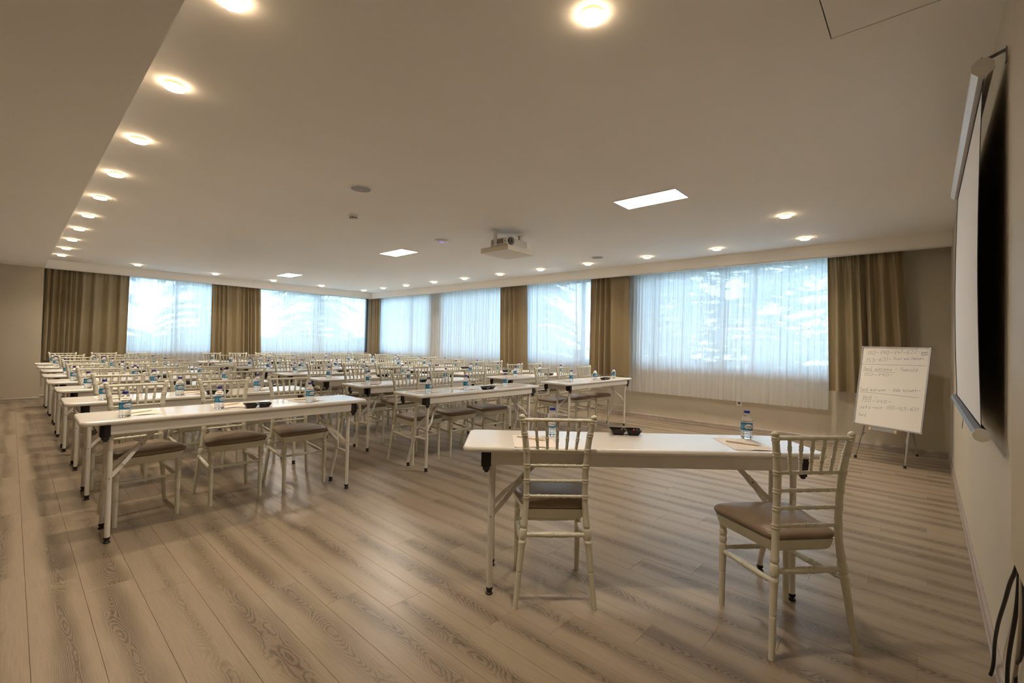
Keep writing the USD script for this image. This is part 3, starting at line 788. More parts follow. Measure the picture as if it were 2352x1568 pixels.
# ------------------------------------------------------------------ water bottles
def wrap(flat, r, a0=-PI / 2):
    """Bends a flat mesh in x (along), y (up), z (out) round a cylinder about z."""
    v = np.asarray(flat.vertices)
    a = a0 + v[:, 0] / r
    rr = r + v[:, 2]
    return T(np.c_[rr * np.cos(a), rr * np.sin(a), v[:, 1]], flat.faces)
def blob(hx, h, n=28, y0=0.0, t=0.0002):
    x = np.linspace(-hx, hx, n)
    top, bot = np.array([h(u)[0] for u in x / hx]), np.array([h(u)[1] for u in x / hx])
    v = np.r_[np.c_[x, y0 + bot, 0 * x + t], np.c_[x, y0 + top, 0 * x + t]]
    return T(v, [q for i in range(n - 1) for q in ((i, i + 1, n + i + 1), (i, n + i + 1, n + i))])
RB = 0.0305
def build_bottle(loc, rz, label, group):
    t = thing("water_bottle", label, "bottle", loc, rz, group)
    z = np.concatenate([[0.0, 0.0012, 0.004], np.linspace(0.008, 0.046, 26), [0.048, 0.090, 0.092], np.linspace(0.094, 0.106, 9), [0.110, 0.116, 0.122, 0.129, 0.134, 0.137, 0.146]])
    def rad(q):
        if q < 0.008:
            return np.interp(q, [0, 0.0012, 0.004, 0.008], [0.020, 0.026, 0.0285, 0.0295])
        if q < 0.047:
            return 0.0293 + 0.0011 * math.sin((q - 0.008) / 0.0385 * 4 * 2 * PI)
        if q < 0.093:
            return RB - 0.0006
        if q < 0.1065:
            return RB - 0.0004 + 0.0009 * math.sin((q - 0.093) / 0.0135 * 2 * PI)
        return np.interp(q, [0.1065, 0.110, 0.116, 0.122, 0.129, 0.134, 0.137, 0.146], [0.0303, 0.0290, 0.0255, 0.0215, 0.0165, 0.0132, 0.0118, 0.0116])
    part(t, "bottle_body", zlathe([(rad(q), q) for q in z], 28), M["pet"], True)
    n = 40
    ang = np.linspace(0, 2 * PI, n, endpoint=False)
    ring = np.c_[np.cos(ang), np.sin(ang), 0 * ang]
    lab = T(np.vstack([RB * ring + [0, 0, 0.0485], RB * ring + [0, 0, 0.0885]]), grid_faces(n, 2, True))
    lb = part(t, "paper_label", lab, M["label_blue"], True, "blue printed label with a white oval")
    art = lambda m: wrap(m, RB)
    oval = lambda u: ((1 - abs(u) ** 2.6) ** 0.5 * (0.0098 + 0.0026 * math.exp(-(u / 0.55) ** 2)), -(1 - abs(u) ** 2.6) ** 0.5 * (0.0105 - 0.002 * math.exp(-(u / 0.3) ** 2)))
    part(lb, "oval_rim", art(blob(0.0242, lambda u: tuple(1.26 * q for q in oval(u)), 30, 0.0705, 0.0002)), M["label_navy"], True)
    part(lb, "oval", art(blob(0.0224, lambda u: tuple(1.14 * q for q in oval(u)), 30, 0.0705, 0.0004)), M["label_white"], True)
    word = meshkit.text_mesh("kardağ", 0.0076, 0.0002, bold=True)
    word.apply_translation([-word.bounds.mean(0)[0], 0.0668, 0.0005])
    part(lb, "lettering", art(word), M["label_navy"], False)
    sw = lambda u: (-0.0155 + 0.004 * u * u, -0.0172 + 0.005 * u * u)
    part(lb, "wave", art(blob(0.0225, sw, 20, 0.0705, 0.0004)), M["label_light"], True)
    part(lb, "red_dot", art(blob(0.0017, lambda u: (math.sqrt(max(0, 1 - u * u)) * 0.0017, -math.sqrt(max(0, 1 - u * u)) * 0.0017), 10, 0.0832, 0.0004).apply_translation([-0.0215, 0, 0])), M["label_red"], True)
    part(t, "neck_ring", zlathe([(0.0120, 0.1385), (0.0134, 0.139), (0.0134, 0.1425), (0.0124, 0.143)], 24), M["collar"], 40)
    ribs = 40
    k = np.arange(ribs * 2)
    a = k / (ribs * 2) * 2 * PI
    rr = np.where(k % 2 == 0, 0.0150, 0.0145)
    cap = T(np.vstack([np.c_[rr * np.cos(a), rr * np.sin(a), 0 * a + zz] for zz in (0.1435, 0.1560)] + [np.c_[0.0138 * np.cos(a), 0.0138 * np.sin(a), 0 * a + 0.1572], [[0, 0, 0.1435]], [[0, 0, 0.1572]]]),
            grid_faces(ribs * 2, 3, True) + [((i + 1) % (ribs * 2), i, ribs * 6) for i in range(ribs * 2)] + [(ribs * 4 + i, ribs * 4 + (i + 1) % (ribs * 2), ribs * 6 + 1) for i in range(ribs * 2)])
    part(t, "cap", cap, M["cap"], 25, "blue screw cap")
    return t
bottle = Kind(build_bottle)

def build_paper(loc, rz, label, group):
    t = thing("notepaper", label, "paper", loc, rz, group)
    n, k = 14, 10
    u, v = np.meshgrid(np.linspace(-0.105, 0.105, n), np.linspace(-0.145, 0.145, k))
    z = 0.0012 + 0.0035 * np.clip((-0.09 - v) / 0.055, 0, 1) ** 2 * (0.5 + 0.5 * np.sin(u * 40 + 1))
    top = np.c_[u.ravel(), v.ravel(), z.ravel()]
    f = grid_faces(n, k, False)
    bot = top - [0, 0, 0.0009]
    N = n * k
    rim = [i for i in range(n)] + [n * j + n - 1 for j in range(1, k)] + [N - 1 - i for i in range(1, n)] + [n * j for j in range(k - 2, 0, -1)]
    f2 = list(f) + [(b + N, a + N, c + N) for a, b, c in f]
    for a, b in zip(rim, rim[1:] + rim[:1]):
        f2 += [(b, a, a + N), (b, a + N, b + N)]
    part(t, "sheet", T(np.vstack([top, bot]), f2), M["paper"], 30)
    return t
paper = Kind(build_paper)

def build_pencil(loc, rz, label, group):
    t = thing("pencil", label, "pencil", loc, rz, group)
    r = 0.0037
    part(t, "shaft", lathe((-0.085, 0, r), (0.068, 0, r), [(0, r), (1, r)], 6), M["pencil"], False)
    part(t, "sharpened_cone", lathe((0.068, 0, r), (0.083, 0, r), [(0, r * 0.97), (0.8, 0.0011)], 10), M["pencil"], 40)
    part(t, "lead", lathe((0.079, 0, r), (0.086, 0, r), [(0, 0.0013), (1, 0.0003)], 8), M["pencil_tip"], 40)
    return t
pencil = Kind(build_pencil)

def build_dish(loc, rz, label, group):
    t = thing("snack_dish", label, "dish", loc, rz, group)
    for s in (-1, 1):
        outer = [(0.0, 0.0275), (0.002, 0.0285), (0.026, 0.0425), (0.0295, 0.0445), (0.031, 0.0440)]
        inner = [(0.031, 0.0415), (0.027, 0.0400), (0.0055, 0.0265), (0.0045, 0.0240)]
        v = np.vstack([np.c_[rrect(h, h, 0.009), np.full(28, z)] for z, h in outer + inner])
        k = len(outer + inner)
        v = np.vstack([v, [[0, 0, 0.0]], [[0, 0, 0.0045]]])
        f = grid_faces(28, k, True) + [((i + 1) % 28, i, k * 28) for i in range(28)] + [((k - 1) * 28 + i, (k - 1) * 28 + (i + 1) % 28, k * 28 + 1) for i in range(28)]
        m = T(v, f); m.apply_translation([s * 0.0437, 0, 0])
        part(t, "compartment", m, M["bowl"], 40)
    part(t, "bridge", rbx(-0.006, 0.006, -0.030, 0.030, 0.0265, 0.0300, 0.0012), M["bowl"], False)
    return t
dish = Kind(build_dish)

def candy(parent_xy, dz, rz, m, label):
    t = thing("wrapped_candy", label, "candy", (parent_xy[0], parent_xy[1], dz), rz, "wrapped candies in the black dishes")
    part(t, "body", zlathe([(0.0035, 0.0), (0.0068, 0.003), (0.0082, 0.0068), (0.0066, 0.0108), (0.003, 0.0128)], 12), m, True)
    for s in (-1, 1):
        part(t, "twisted_end", lathe((s * 0.006, 0, 0.0068), (s * 0.0155, 0, 0.0078), [(0, 0.0022), (0.4, 0.0026), (1, 0.0062)], 8), m, 40)
    return t

# ------------------------------------------------------------------ the rows of tables, what stands on and behind them
TOP = 0.7402
ROWN = ["front", "second", "third", "fourth", "fifth", "sixth", "seventh", "last"]
CY = {"left": [3.775, 4.825, 5.90, 6.879, 7.883, 8.92, 9.897, 10.93],
      "middle": [3.70, 4.79, 5.76, 6.86, 7.77, 8.68, 9.68, 10.86],
      "right": [3.63, 4.66, 5.60, 6.68, 7.66, 8.62, 9.62, 10.72]}
CX = {"left": 1.180, "middle": 3.475, "right": 5.700}
CHX = {"left": (-0.535, 0.015, 0.520), "middle": (-0.575, -0.055, 0.475), "right": (-0.52, 0.035, 0.56)}
BOX = {"left": (-0.690, -0.180, 0.450), "middle": (-0.70, -0.20, 0.40), "right": (-0.60, 0.01, 0.56)}
SEATN = ["left", "middle", "right"]
rj = random.Random(11)
def local(c, rz, x, y):
    return (c[0] + x * math.cos(rz) - y * math.sin(rz), c[1] + x * math.sin(rz) + y * math.cos(rz))
for col in ("left", "middle", "right"):
    for i in range(8):
        c = (CX[col] + rj.uniform(-0.012, 0.012), CY[col][i])
        trz = math.radians(rj.uniform(-0.7, 0.5)) - (0.018 if col == "left" and i == 0 else 0)
        where = f"{ROWN[i]} table of the {col} block"
        table.put((c[0], c[1], 0), trz, f"white folding conference table with black corner brackets, {ROWN[i]} row of the {col} block", "folding tables in three blocks")
        for k in range(3):
            crz = math.radians(rj.uniform(-3.5, 3.5))
            cx = c[0] + CHX[col][k] + rj.uniform(-0.02, 0.02)
            cy = c[1] + 0.292 + rj.uniform(-0.012, 0.03)
            chair.put((cx, cy, 0), crz, f"cream spindle-back chair with taupe pad, {SEATN[k]} seat at the {where}", "chairs behind the conference tables")
            bp = local(c, trz, BOX[col][k] + rj.uniform(-0.02, 0.02), -0.095 + rj.uniform(-0.025, 0.02))
            bottle.put((bp[0], bp[1], TOP), math.radians(rj.uniform(0, 30)), f"small blue-capped water bottle at the {SEATN[k]} seat of the {where}", "water bottles on the conference tables")
            prz = math.radians(rj.uniform(-9, 4)) + trz
            pp = local(c, trz, CHX[col][k] - 0.07 + rj.uniform(-0.02, 0.02), 0.050 + rj.uniform(-0.008, 0.008))
            paper.put((pp[0], pp[1], TOP), prz, f"sheet of beige notepaper at the {SEATN[k]} seat of the {where}", "notepapers on the conference tables")
            pe = local(pp, prz, rj.uniform(-0.012, 0.012), rj.uniform(-0.03, 0.02))
            pencil.put((pe[0], pe[1], TOP + 0.0014), math.radians(rj.choice((-1, 1, 1)) * rj.uniform(10, 38)) + (PI if rj.random() < .3 else 0), f"plain wooden pencil on the notepaper, {SEATN[k]} seat, {where}", "pencils on the notepapers")
        dx = {"left": 0.045, "middle": 0.03, "right": 0.19}[col] + rj.uniform(-0.03, 0.03)
        dp = local(c, trz, dx, -0.165 + rj.uniform(-0.01, 0.02))
        drz = trz + math.radians(rj.uniform(-8, 8))
        dish.put((dp[0], dp[1], TOP), drz, f"black twin snack dish on the {where}", "twin snack dishes on the tables")
        if i == 0:
            for q, (ux, uy, mm, what) in enumerate([(-0.052, 0.004, "candy_brown", "brown"), (-0.036, -0.010, "candy_silver", "silver")]):
                xy = local(dp, drz, ux, uy)
                candy(xy, TOP + 0.006, 0.8 + q, M[mm], f"{what} wrapped candy in the snack dish on the {where}")

# the presenters' table in front, set at an angle, with its two chairs
DC, DRZ = (2.268, 1.155), math.radians(-47.7)
table.put((DC[0], DC[1], 0), DRZ, "white folding table standing alone at the front, turned towards the rows", "presenters' table")
chair.put((1.901, 1.422, 0), math.radians(133.8), "cream spindle-back chair seen from behind at the left of the presenters' table", "chairs at the presenters' table")
chair.put((2.363, 0.472, 0), math.radians(138.8), "nearest cream spindle-back chair, turned sideways at the right of the presenters' table", "chairs at the presenters' table")
for x, y, r, s in ((-0.434, 0.080, -12, "left"), (0.670, 0.125, -8, "right")):
    q = local(DC, DRZ, x, y)
    bottle.put((q[0], q[1], TOP), DRZ + math.radians(r), f"blue-capped water bottle on the presenters' table by its {s} chair", "water bottles on the presenters' table")
for x, y, r, s, px_, py_, pr_ in ((-0.545, -0.070, 2, "left", -0.01, 0.045, -33), (0.570, -0.035, -2, "right", 0.0, 0.0, -38)):
    q = local(DC, DRZ, x, y)
    paper.put((q[0], q[1], TOP), DRZ + math.radians(r), f"sheet of beige notepaper on the presenters' table by its {s} chair", "notepapers on the presenters' table")
    e = local(q, DRZ, px_, py_)
    pencil.put((e[0], e[1], TOP + 0.0014), DRZ + math.radians(pr_), f"plain wooden pencil on the presenters' table by its {s} chair", "pencils on the presenters' table")
dq = local(DC, DRZ, -0.005, 0.170)
dish.put((dq[0], dq[1], TOP), DRZ - 0.06, "black twin snack dish with candies on the presenters' table", "twin snack dishes on the tables")
for q, (ux, uy, mm, lab, dz) in enumerate([(0.050, 0.000, "candy_red", "red wrapped candy in the dish on the presenters' table", 0.016), (0.033, 0.012, "candy_brown", "brown wrapped candy beside the red one in the presenters' dish", 0.006),
        (0.060, 0.016, "candy_silver", "silver wrapped candy behind the red one in the presenters' dish", 0.006), (0.056, -0.014, "candy_silver", "silver wrapped candy in front of the red one in the presenters' dish", 0.006),
        (0.034, -0.013, "candy_brown", "brown wrapped candy at the front left of the presenters' dish", 0.006)]):
    xy = local(dq, DRZ - 0.06, ux, uy)
    candy(xy, TOP + dz, 0.6 + 1.1 * q, M[mm], lab)

# ------------------------------------------------------------------ lamps in the ceiling
def build_downlight(loc, rz, label, group):
    t = thing("downlight", label, "ceiling light", loc, rz, group)
    part(t, "mounting_ring", zring([(0.040, -0.010), (0.0475, -0.010), (0.0485, -0.006), (0.0485, 0.0), (0.040, 0.0)], 30), M["brass"], 40)
    nu, rows = 40, [(-0.0100, 0.0440), (-0.0125, 0.0500), (-0.0180, 0.0515), (-0.0240, 0.0480), (-0.0270, 0.0400), (-0.0240, 0.0330), (-0.0170, 0.0310)]
    a = np.linspace(0, 2 * PI, nu, endpoint=False)
    v = np.vstack([np.c_[(r + (0.0022 if r > 0.039 else 0) * np.cos(20 * a + 0.4)) * np.cos(a), (r + (0.0022 if r > 0.039 else 0) * np.cos(20 * a + 0.4)) * np.sin(a), 0 * a + z] for z, r in rows])
    part(t, "crystal_ring", T(v, [(x, z, y) for x, y, z in grid_faces(nu, len(rows), True)]), M["crystal"], True, "scalloped glowing crystal ring")
    n = 24
    a = np.linspace(0, 2 * PI, n, endpoint=False)
    disc = T(np.vstack([np.c_[0.0325 * np.cos(a), 0.0325 * np.sin(a), 0 * a + 0.020], [[0, 0, 0.020]]]), [((i + 1) % n, i, n) for i in range(n)])
    part(t, "bulb", disc, M["lamp"], False)
    return t
lamp = Kind(build_downlight)
GL = "crystal downlights in the ceiling"
for x, y, lab in LAMPS:
    lamp.put((x, y, ZC), 0.7 * x + 0.4 * y, lab, GL)

def build_panel(loc, rz, label, group):
    t = thing("panel_light", label, "ceiling light", loc, rz, group)
    hx, hy = 0.145, 0.295
    part(t, "frame", solid_minus([(-hx - 0.007, hx + 0.007, -hy - 0.007, hy + 0.007, -0.006, 0.0)], [(-hx, hx, -hy, hy, -0.01, 0.004)]), M["white_plastic"], False)
    part(t, "diffuser", bx(-hx, hx, -hy, hy, -0.0045, -0.0005), M["panel"], False)
    return t
panel = Kind(build_panel)
for (x, y), lab in (((3.955, 1.895), "glowing rectangular panel light in the ceiling nearest the screen"), ((4.010, 6.055), "glowing rectangular panel light in the ceiling between projector and rear windows"),
                    ((4.020, 10.19), "glowing rectangular panel light in the ceiling close to the rear windows")):
    panel.put((x, y, ZC), 0, lab, "rectangular panel lights in the ceiling")

def build_speaker(loc, rz, label, group):
    t = thing("ceiling_speaker", label, "speaker", loc, rz, group)
    part(t, "rim", zring([(0.085, -0.005), (0.098, -0.0065), (0.104, -0.003), (0.104, 0.0), (0.085, 0.0)], 40), M["white_plastic"], 40)
    part(t, "grille", zlathe([(0.087, -0.004), (0.086, -0.0062), (0.05, -0.0075), (0.002, -0.008)], 40), M["grille"], 40)
    return t
speaker = Kind(build_speaker)
speaker.put((2.085, 3.77, ZC), 0, "round grey-grilled ceiling speaker left of the projector", "round ceiling speakers")
speaker.put((6.10, 3.78, ZC), 0, "round grey-grilled ceiling speaker near the side windows", "round ceiling speakers")

t = thing("smoke_detector", "small white domed smoke detector on the ceiling", "smoke detector", (2.489, 4.642, ZC))
part(t, "base", zlathe([(0.048, -0.020), (0.053, -0.016), (0.053, 0.0)], 32), M["white_plastic"], 40)
part(t, "chamber", zlathe([(0.001, -0.050), (0.018, -0.049), (0.030, -0.044), (0.034, -0.038), (0.040, -0.020)], 32), M["white_plastic"], 40)
for k in range(8):
    a = k * PI / 4
    m = bx(0.026, 0.0385, -0.010, 0.010, -0.036, -0.026)
    m.apply_transform(trimesh.transformations.rotation_matrix(a, [0, 0, 1]))
    part(t, "vent_slot", m, M["dark_grey"], False)

t = thing("wireless_access_point", "white domed wireless access point with a violet light strip on the ceiling", "access point", (3.872, 4.835, ZC))
part(t, "dome", zlathe([(0.001, -0.040), (0.030, -0.038), (0.060, -0.031), (0.085, -0.019), (0.096, -0.008), (0.097, 0.0)], 40), M["white_plastic"], True)
a = np.linspace(-0.55, 0.55, 14) + math.atan2(-4.835, -3.872)
strip = np.vstack([np.c_[r * np.cos(a), r * np.sin(a), 0 * a + z] for r, z in ((0.044, -0.0362), (0.066, -0.0300))])
part(t, "light_strip", T(strip, grid_faces(14, 2, False)), M["blue_led"], True, "violet glowing arc")

# projector on its hanging shelf
t = thing("projector_shelf", "square cream shelf hanging from the ceiling on two posts", "shelf", (4.105, 3.83, 0))
part(t, "board", rbx(-0.245, 0.245, -0.232, 0.225, 2.340, 2.400, 0.002), M["shelf"], False)
for s, y in ((-1, 0.0), (1, 0.0)):
    po = part(t, "post", rbx(s * 0.222 - 0.016, s * 0.222 + 0.016, y - 0.016, y + 0.016, 2.400, ZC, 0.002), M["shelf"], False)
    part(po, "flange", rbx(s * 0.222 - 0.028, s * 0.222 + 0.028, y - 0.028, y + 0.028, ZC - 0.006, ZC, 0.001), M["shelf"], False)
t = thing("projector", "white video projector with a round black lens on the hanging shelf", "projector", (4.095, 3.80, 2.401))
shell = slab(0.194, 0.150, 0.040, [(0.012, 0.014), (0.016, 0.004), (0.030, 0.0), (0.085, 0.0), (0.100, 0.006), (0.108, 0.022), (0.111, 0.05)])
part(t, "shell", shell, M["projector"], 40)
part(t, "underside", slab(0.178, 0.132, 0.03, [(0.006, 0.01), (0.0065, 0.0), (0.014, 0.0)]), M["dark_grey"], 40)
for sx in (-1, 1):
    for sy in (-1, 1):
        q = zlathe([(0.010, 0.0), (0.010, 0.005), (0.007, 0.008)], 12); q.apply_translation([sx * 0.11, sy * 0.08, 0])
        part(t, "foot", q, M["dark_grey"], 40)
ln = part(t, "lens_barrel", lathe((-0.130, -0.143, 0.060), (-0.130, -0.166, 0.060), [(0, 0.047), (0.7, 0.047), (1, 0.044)], 28), M["dark_grey"], 40, "black lens ring")
part(ln, "lens_glass", lathe((-0.130, -0.165, 0.060), (-0.130, -0.172, 0.060), [(0, 0.033), (0.6, 0.026), (1, 0.006)], 28), M["lens"], True)
part(ln, "lens_collar", lathe((-0.130, -0.164, 0.060), (-0.130, -0.1675, 0.060), [(0, 0.036), (1, 0.0345)], 28), M["chrome"], 40)
for k in range(11):
    y = -0.082 + k * 0.0170
    part(t, "vent_slot", rbx(-0.1952, -0.187, y, y + 0.0100, 0.034, 0.088, 0.0008), M["dark_grey"], False)
part(t, "sensor", lathe((-0.1865, -0.115, 0.060), (-0.1955, -0.115, 0.060), [(0, 0.006), (1, 0.006)], 12), M["dark_grey"], 40)
part(t, "focus_knob", zlathe([(0.018, 0.108), (0.018, 0.120), (0.015, 0.122)], 16), M["dark_grey"], 40)

# ------------------------------------------------------------------ projection screen on the front wall
SX0, SX1, SY = 2.45, 4.30, -0.158
t = thing("projection_screen", "pull-down white projection screen with black borders on the beige wall", "projection screen", (0, 0, 0))
oc = [(0.032 * math.cos(PI / 8 + k * PI / 4), 0.034 * math.sin(PI / 8 + k * PI / 4)) for k in range(8)]
v = np.array([(x, SY + a, 2.334 + b) for x in (SX0, SX1 + 0.05) for a, b in oc])
f = [q for i in range(8) for q in ((i, (i + 1) % 8, 8 + (i + 1) % 8), (i, 8 + (i + 1) % 8, 8 + i))]
f += [(0, i + 1, i) for i in range(1, 7)] + [(8, 8 + i, 9 + i) for i in range(1, 7)]
case = T(v, f); case.fix_normals()
cs = part(t, "case", case, M["screen_case"], False, "long white eight-sided case")
for x in (SX0 - 0.004, SX1 + 0.047):
    v = np.array([(x + d, SY + a * 1.06, 2.334 + b * 1.06) for d in (0, 0.007) for a, b in oc])
    m = T(v, f); m.fix_normals()
    part(cs, "end_cap", m, M["white_plastic"], False)
part(t, "hanging_bracket", cat(bx(SX0 + 0.03, SX0 + 0.06, YF, YF + 0.004, 2.352, 2.405), bar((SX0 + 0.045, YF + 0.003, 2.398), (SX0 + 0.045, SY - 0.004, 2.378), 0.028, 0.003, (0, 0, 1)),
     lathe((SX0 + 0.045, SY, 2.362), (SX0 + 0.045, SY, 2.392), [(0, 0.003), (1, 0.003)], 8)), M["alu"], False)
def sheet(x0, x1, z0, z1, dy, nx=2, nz=18):
    u, w = np.meshgrid(np.linspace(x0, x1, nx), np.linspace(z0, z1, nz))
    bow = 0.012 * np.sin(np.clip((2.31 - w) / 1.36, 0, 1) * PI)
    top = np.c_[u.ravel(), (SY + dy + bow).ravel(), w.ravel()]
    n, k = nx, nz
    f = grid_faces(n, k, False)
    back = top - [0, 0.0007, 0]
    N = len(top)
    rim = [i for i in range(n)] + [n * j + n - 1 for j in range(1, k)] + [N - 1 - i for i in range(1, n)] + [n * j for j in range(k - 2, 0, -1)]
    f2 = [(a, c, b) for a, b, c in f] + [(a + N, b + N, c + N) for a, b, c in f]
    for a, b in zip(rim, rim[1:] + rim[:1]):
        f2 += [(a, b, a + N), (b, b + N, a + N)]
    m = T(np.vstack([top, back]), f2); m.fix_normals()
    return m
bk = part(t, "backing_fabric", sheet(SX0 + 0.03, SX1 + 0.02, 0.960, 2.318, -0.003), M["screen_black"], 40, "black backing and borders")
part(bk, "picture_area", sheet(SX0 + 0.045, SX1 - 0.13, 0.975, 2.262, -0.0018), M["screen_white"], 40, "matt white picture area")
bb = part(t, "bottom_bar", lathe((SX0 + 0.0, SY, 0.944), (SX1 + 0.05, SY, 0.944), [(0, 0.023), (1, 0.023)], 8), M["screen_bar"], False, "grey tubular bottom bar")
for x in (SX0 - 0.008, SX1 + 0.05):
    part(bb, "end_cap", lathe((x, SY, 0.944), (x + 0.008, SY, 0.944), [(0, 0.026), (1, 0.026)], 8), M["white_plastic"], False)
part(bb, "pull_loop", tube([(3.25, SY + 0.012, 0.926), (3.25, SY + 0.016, 0.890), (3.255, SY + 0.016, 0.868), (3.262, SY + 0.014, 0.890), (3.262, SY + 0.012, 0.926)], 0.0022, 6), M["collar"], 40)

# ------------------------------------------------------------------ whiteboard on a tripod easel, with its handwriting
BL, BR = np.array([6.700, 0.622, 0.392]), np.array([6.450, 0.017, 0.386])
TL = np.array([6.850, 0.548, 1.302])
ex = (BR - BL); WB = np.linalg.norm(ex); ex = ex / WB
ey = (TL - BL) - ex * ((TL - BL) @ ex); HB = np.linalg.norm(ey); ey = ey / HB
ez = np.cross(ex, ey)                                    # towards the room
if ez @ np.array([-1, 0.4, 0]) < 0:
    ez = -ez
def on_board(u, v, d=0.0):
    return BL + ex * u * WB + ey * (1 - v) * HB + ez * d
def board_box(u0, u1, v0, v1, d0, d1):
    return trimesh.convex.convex_hull(np.array([on_board(u, v, d) for u in (u0, u1) for v in (v0, v1) for d in (d0, d1)]))
t = thing("whiteboard_easel", "whiteboard with blue handwriting on a chrome tripod easel in the corner", "whiteboard", (0, 0, 0))
pb = part(t, "writing_panel", board_box(0.005, 0.995, 0.004, 0.996, -0.010, 0.0), M["board"], False)
fw_ = 0.014
for u0, u1, v0, v1 in ((0, fw_ / WB, 0, 1), (1 - fw_ / WB, 1, 0, 1), (fw_ / WB, 1 - fw_ / WB, 0, fw_ / HB), (fw_ / WB, 1 - fw_ / WB, 1 - fw_ / HB, 1)):
    part(t, "frame_bar", board_box(u0, u1, v0, v1, -0.014, 0.005), M["alu"], False)
for u, v in ((0, 0), (1, 0), (0, 1), (1, 1)):
    part(t, "frame_corner", lathe(on_board(abs(u - 0.011), abs(v - 0.008), -0.015), on_board(abs(u - 0.011), abs(v - 0.008), 0.007), [(0, 0.0125), (0.85, 0.0125), (1, 0.010)], 14), M["alu"], 40)
part(t, "pen_tray", cat(board_box(0.27, 0.66, 1.012, 1.040, -0.004, 0.022), board_box(0.27, 0.66, 1.004, 1.014, 0.016, 0.022)), M["alu"], False)
for u in (0.27, 0.645):
    part(t, "tray_end", board_box(u, u + 0.028, 1.008, 1.044, -0.005, 0.024), plain(f"tray_end_cream_{int(u * 100)}", (0.62, 0.50, 0.26), 0.5), False)
apex = on_board(0.5, 0.02, -0.055)
feet = [np.array([6.683, 0.598, 0.0]), np.array([6.458, 0.152, 0.0]), np.array([7.340, 0.060, 0.0])]
tops = [on_board(0.28, 0.30, -0.03), on_board(0.80, 0.30, -0.03), apex]
for k, (a, b) in enumerate(zip(tops, feet)):
    d = (b - a) / np.linalg.norm(b - a)
    j = a + (b - a) * (0.72 if k < 2 else 0.55)
    lg = part(t, "leg", cat(lathe(a, j, [(0, 0.0115), (1, 0.0115)], 12), lathe(j, b - d * 0.02, [(0, 0.0085), (1, 0.0085)], 12)), M["chrome"], 50, "telescopic chrome leg")
    part(lg, "clamp", cat(lathe(j - d * 0.022, j + d * 0.022, [(0, 0.0155), (1, 0.0155)], 12), bar(j, j + np.array([-0.01, 0.035, -0.006]) * (1 if k else -1), 0.010, 0.008, (0, 0, 1))), M["alu"], False)
    part(lg, "rubber_tip", lathe(b - d * 0.030, b + [0, 0, 0.002], [(0, 0.0125), (1, 0.0135)], 12), M["black_plastic"], 40)
part(t, "spreader", cat(lathe(tops[0], tops[1], [(0, 0.008), (1, 0.008)], 10), lathe((tops[0] + tops[1]) / 2, apex, [(0, 0.008), (1, 0.008)], 10)), M["alu"], 50)

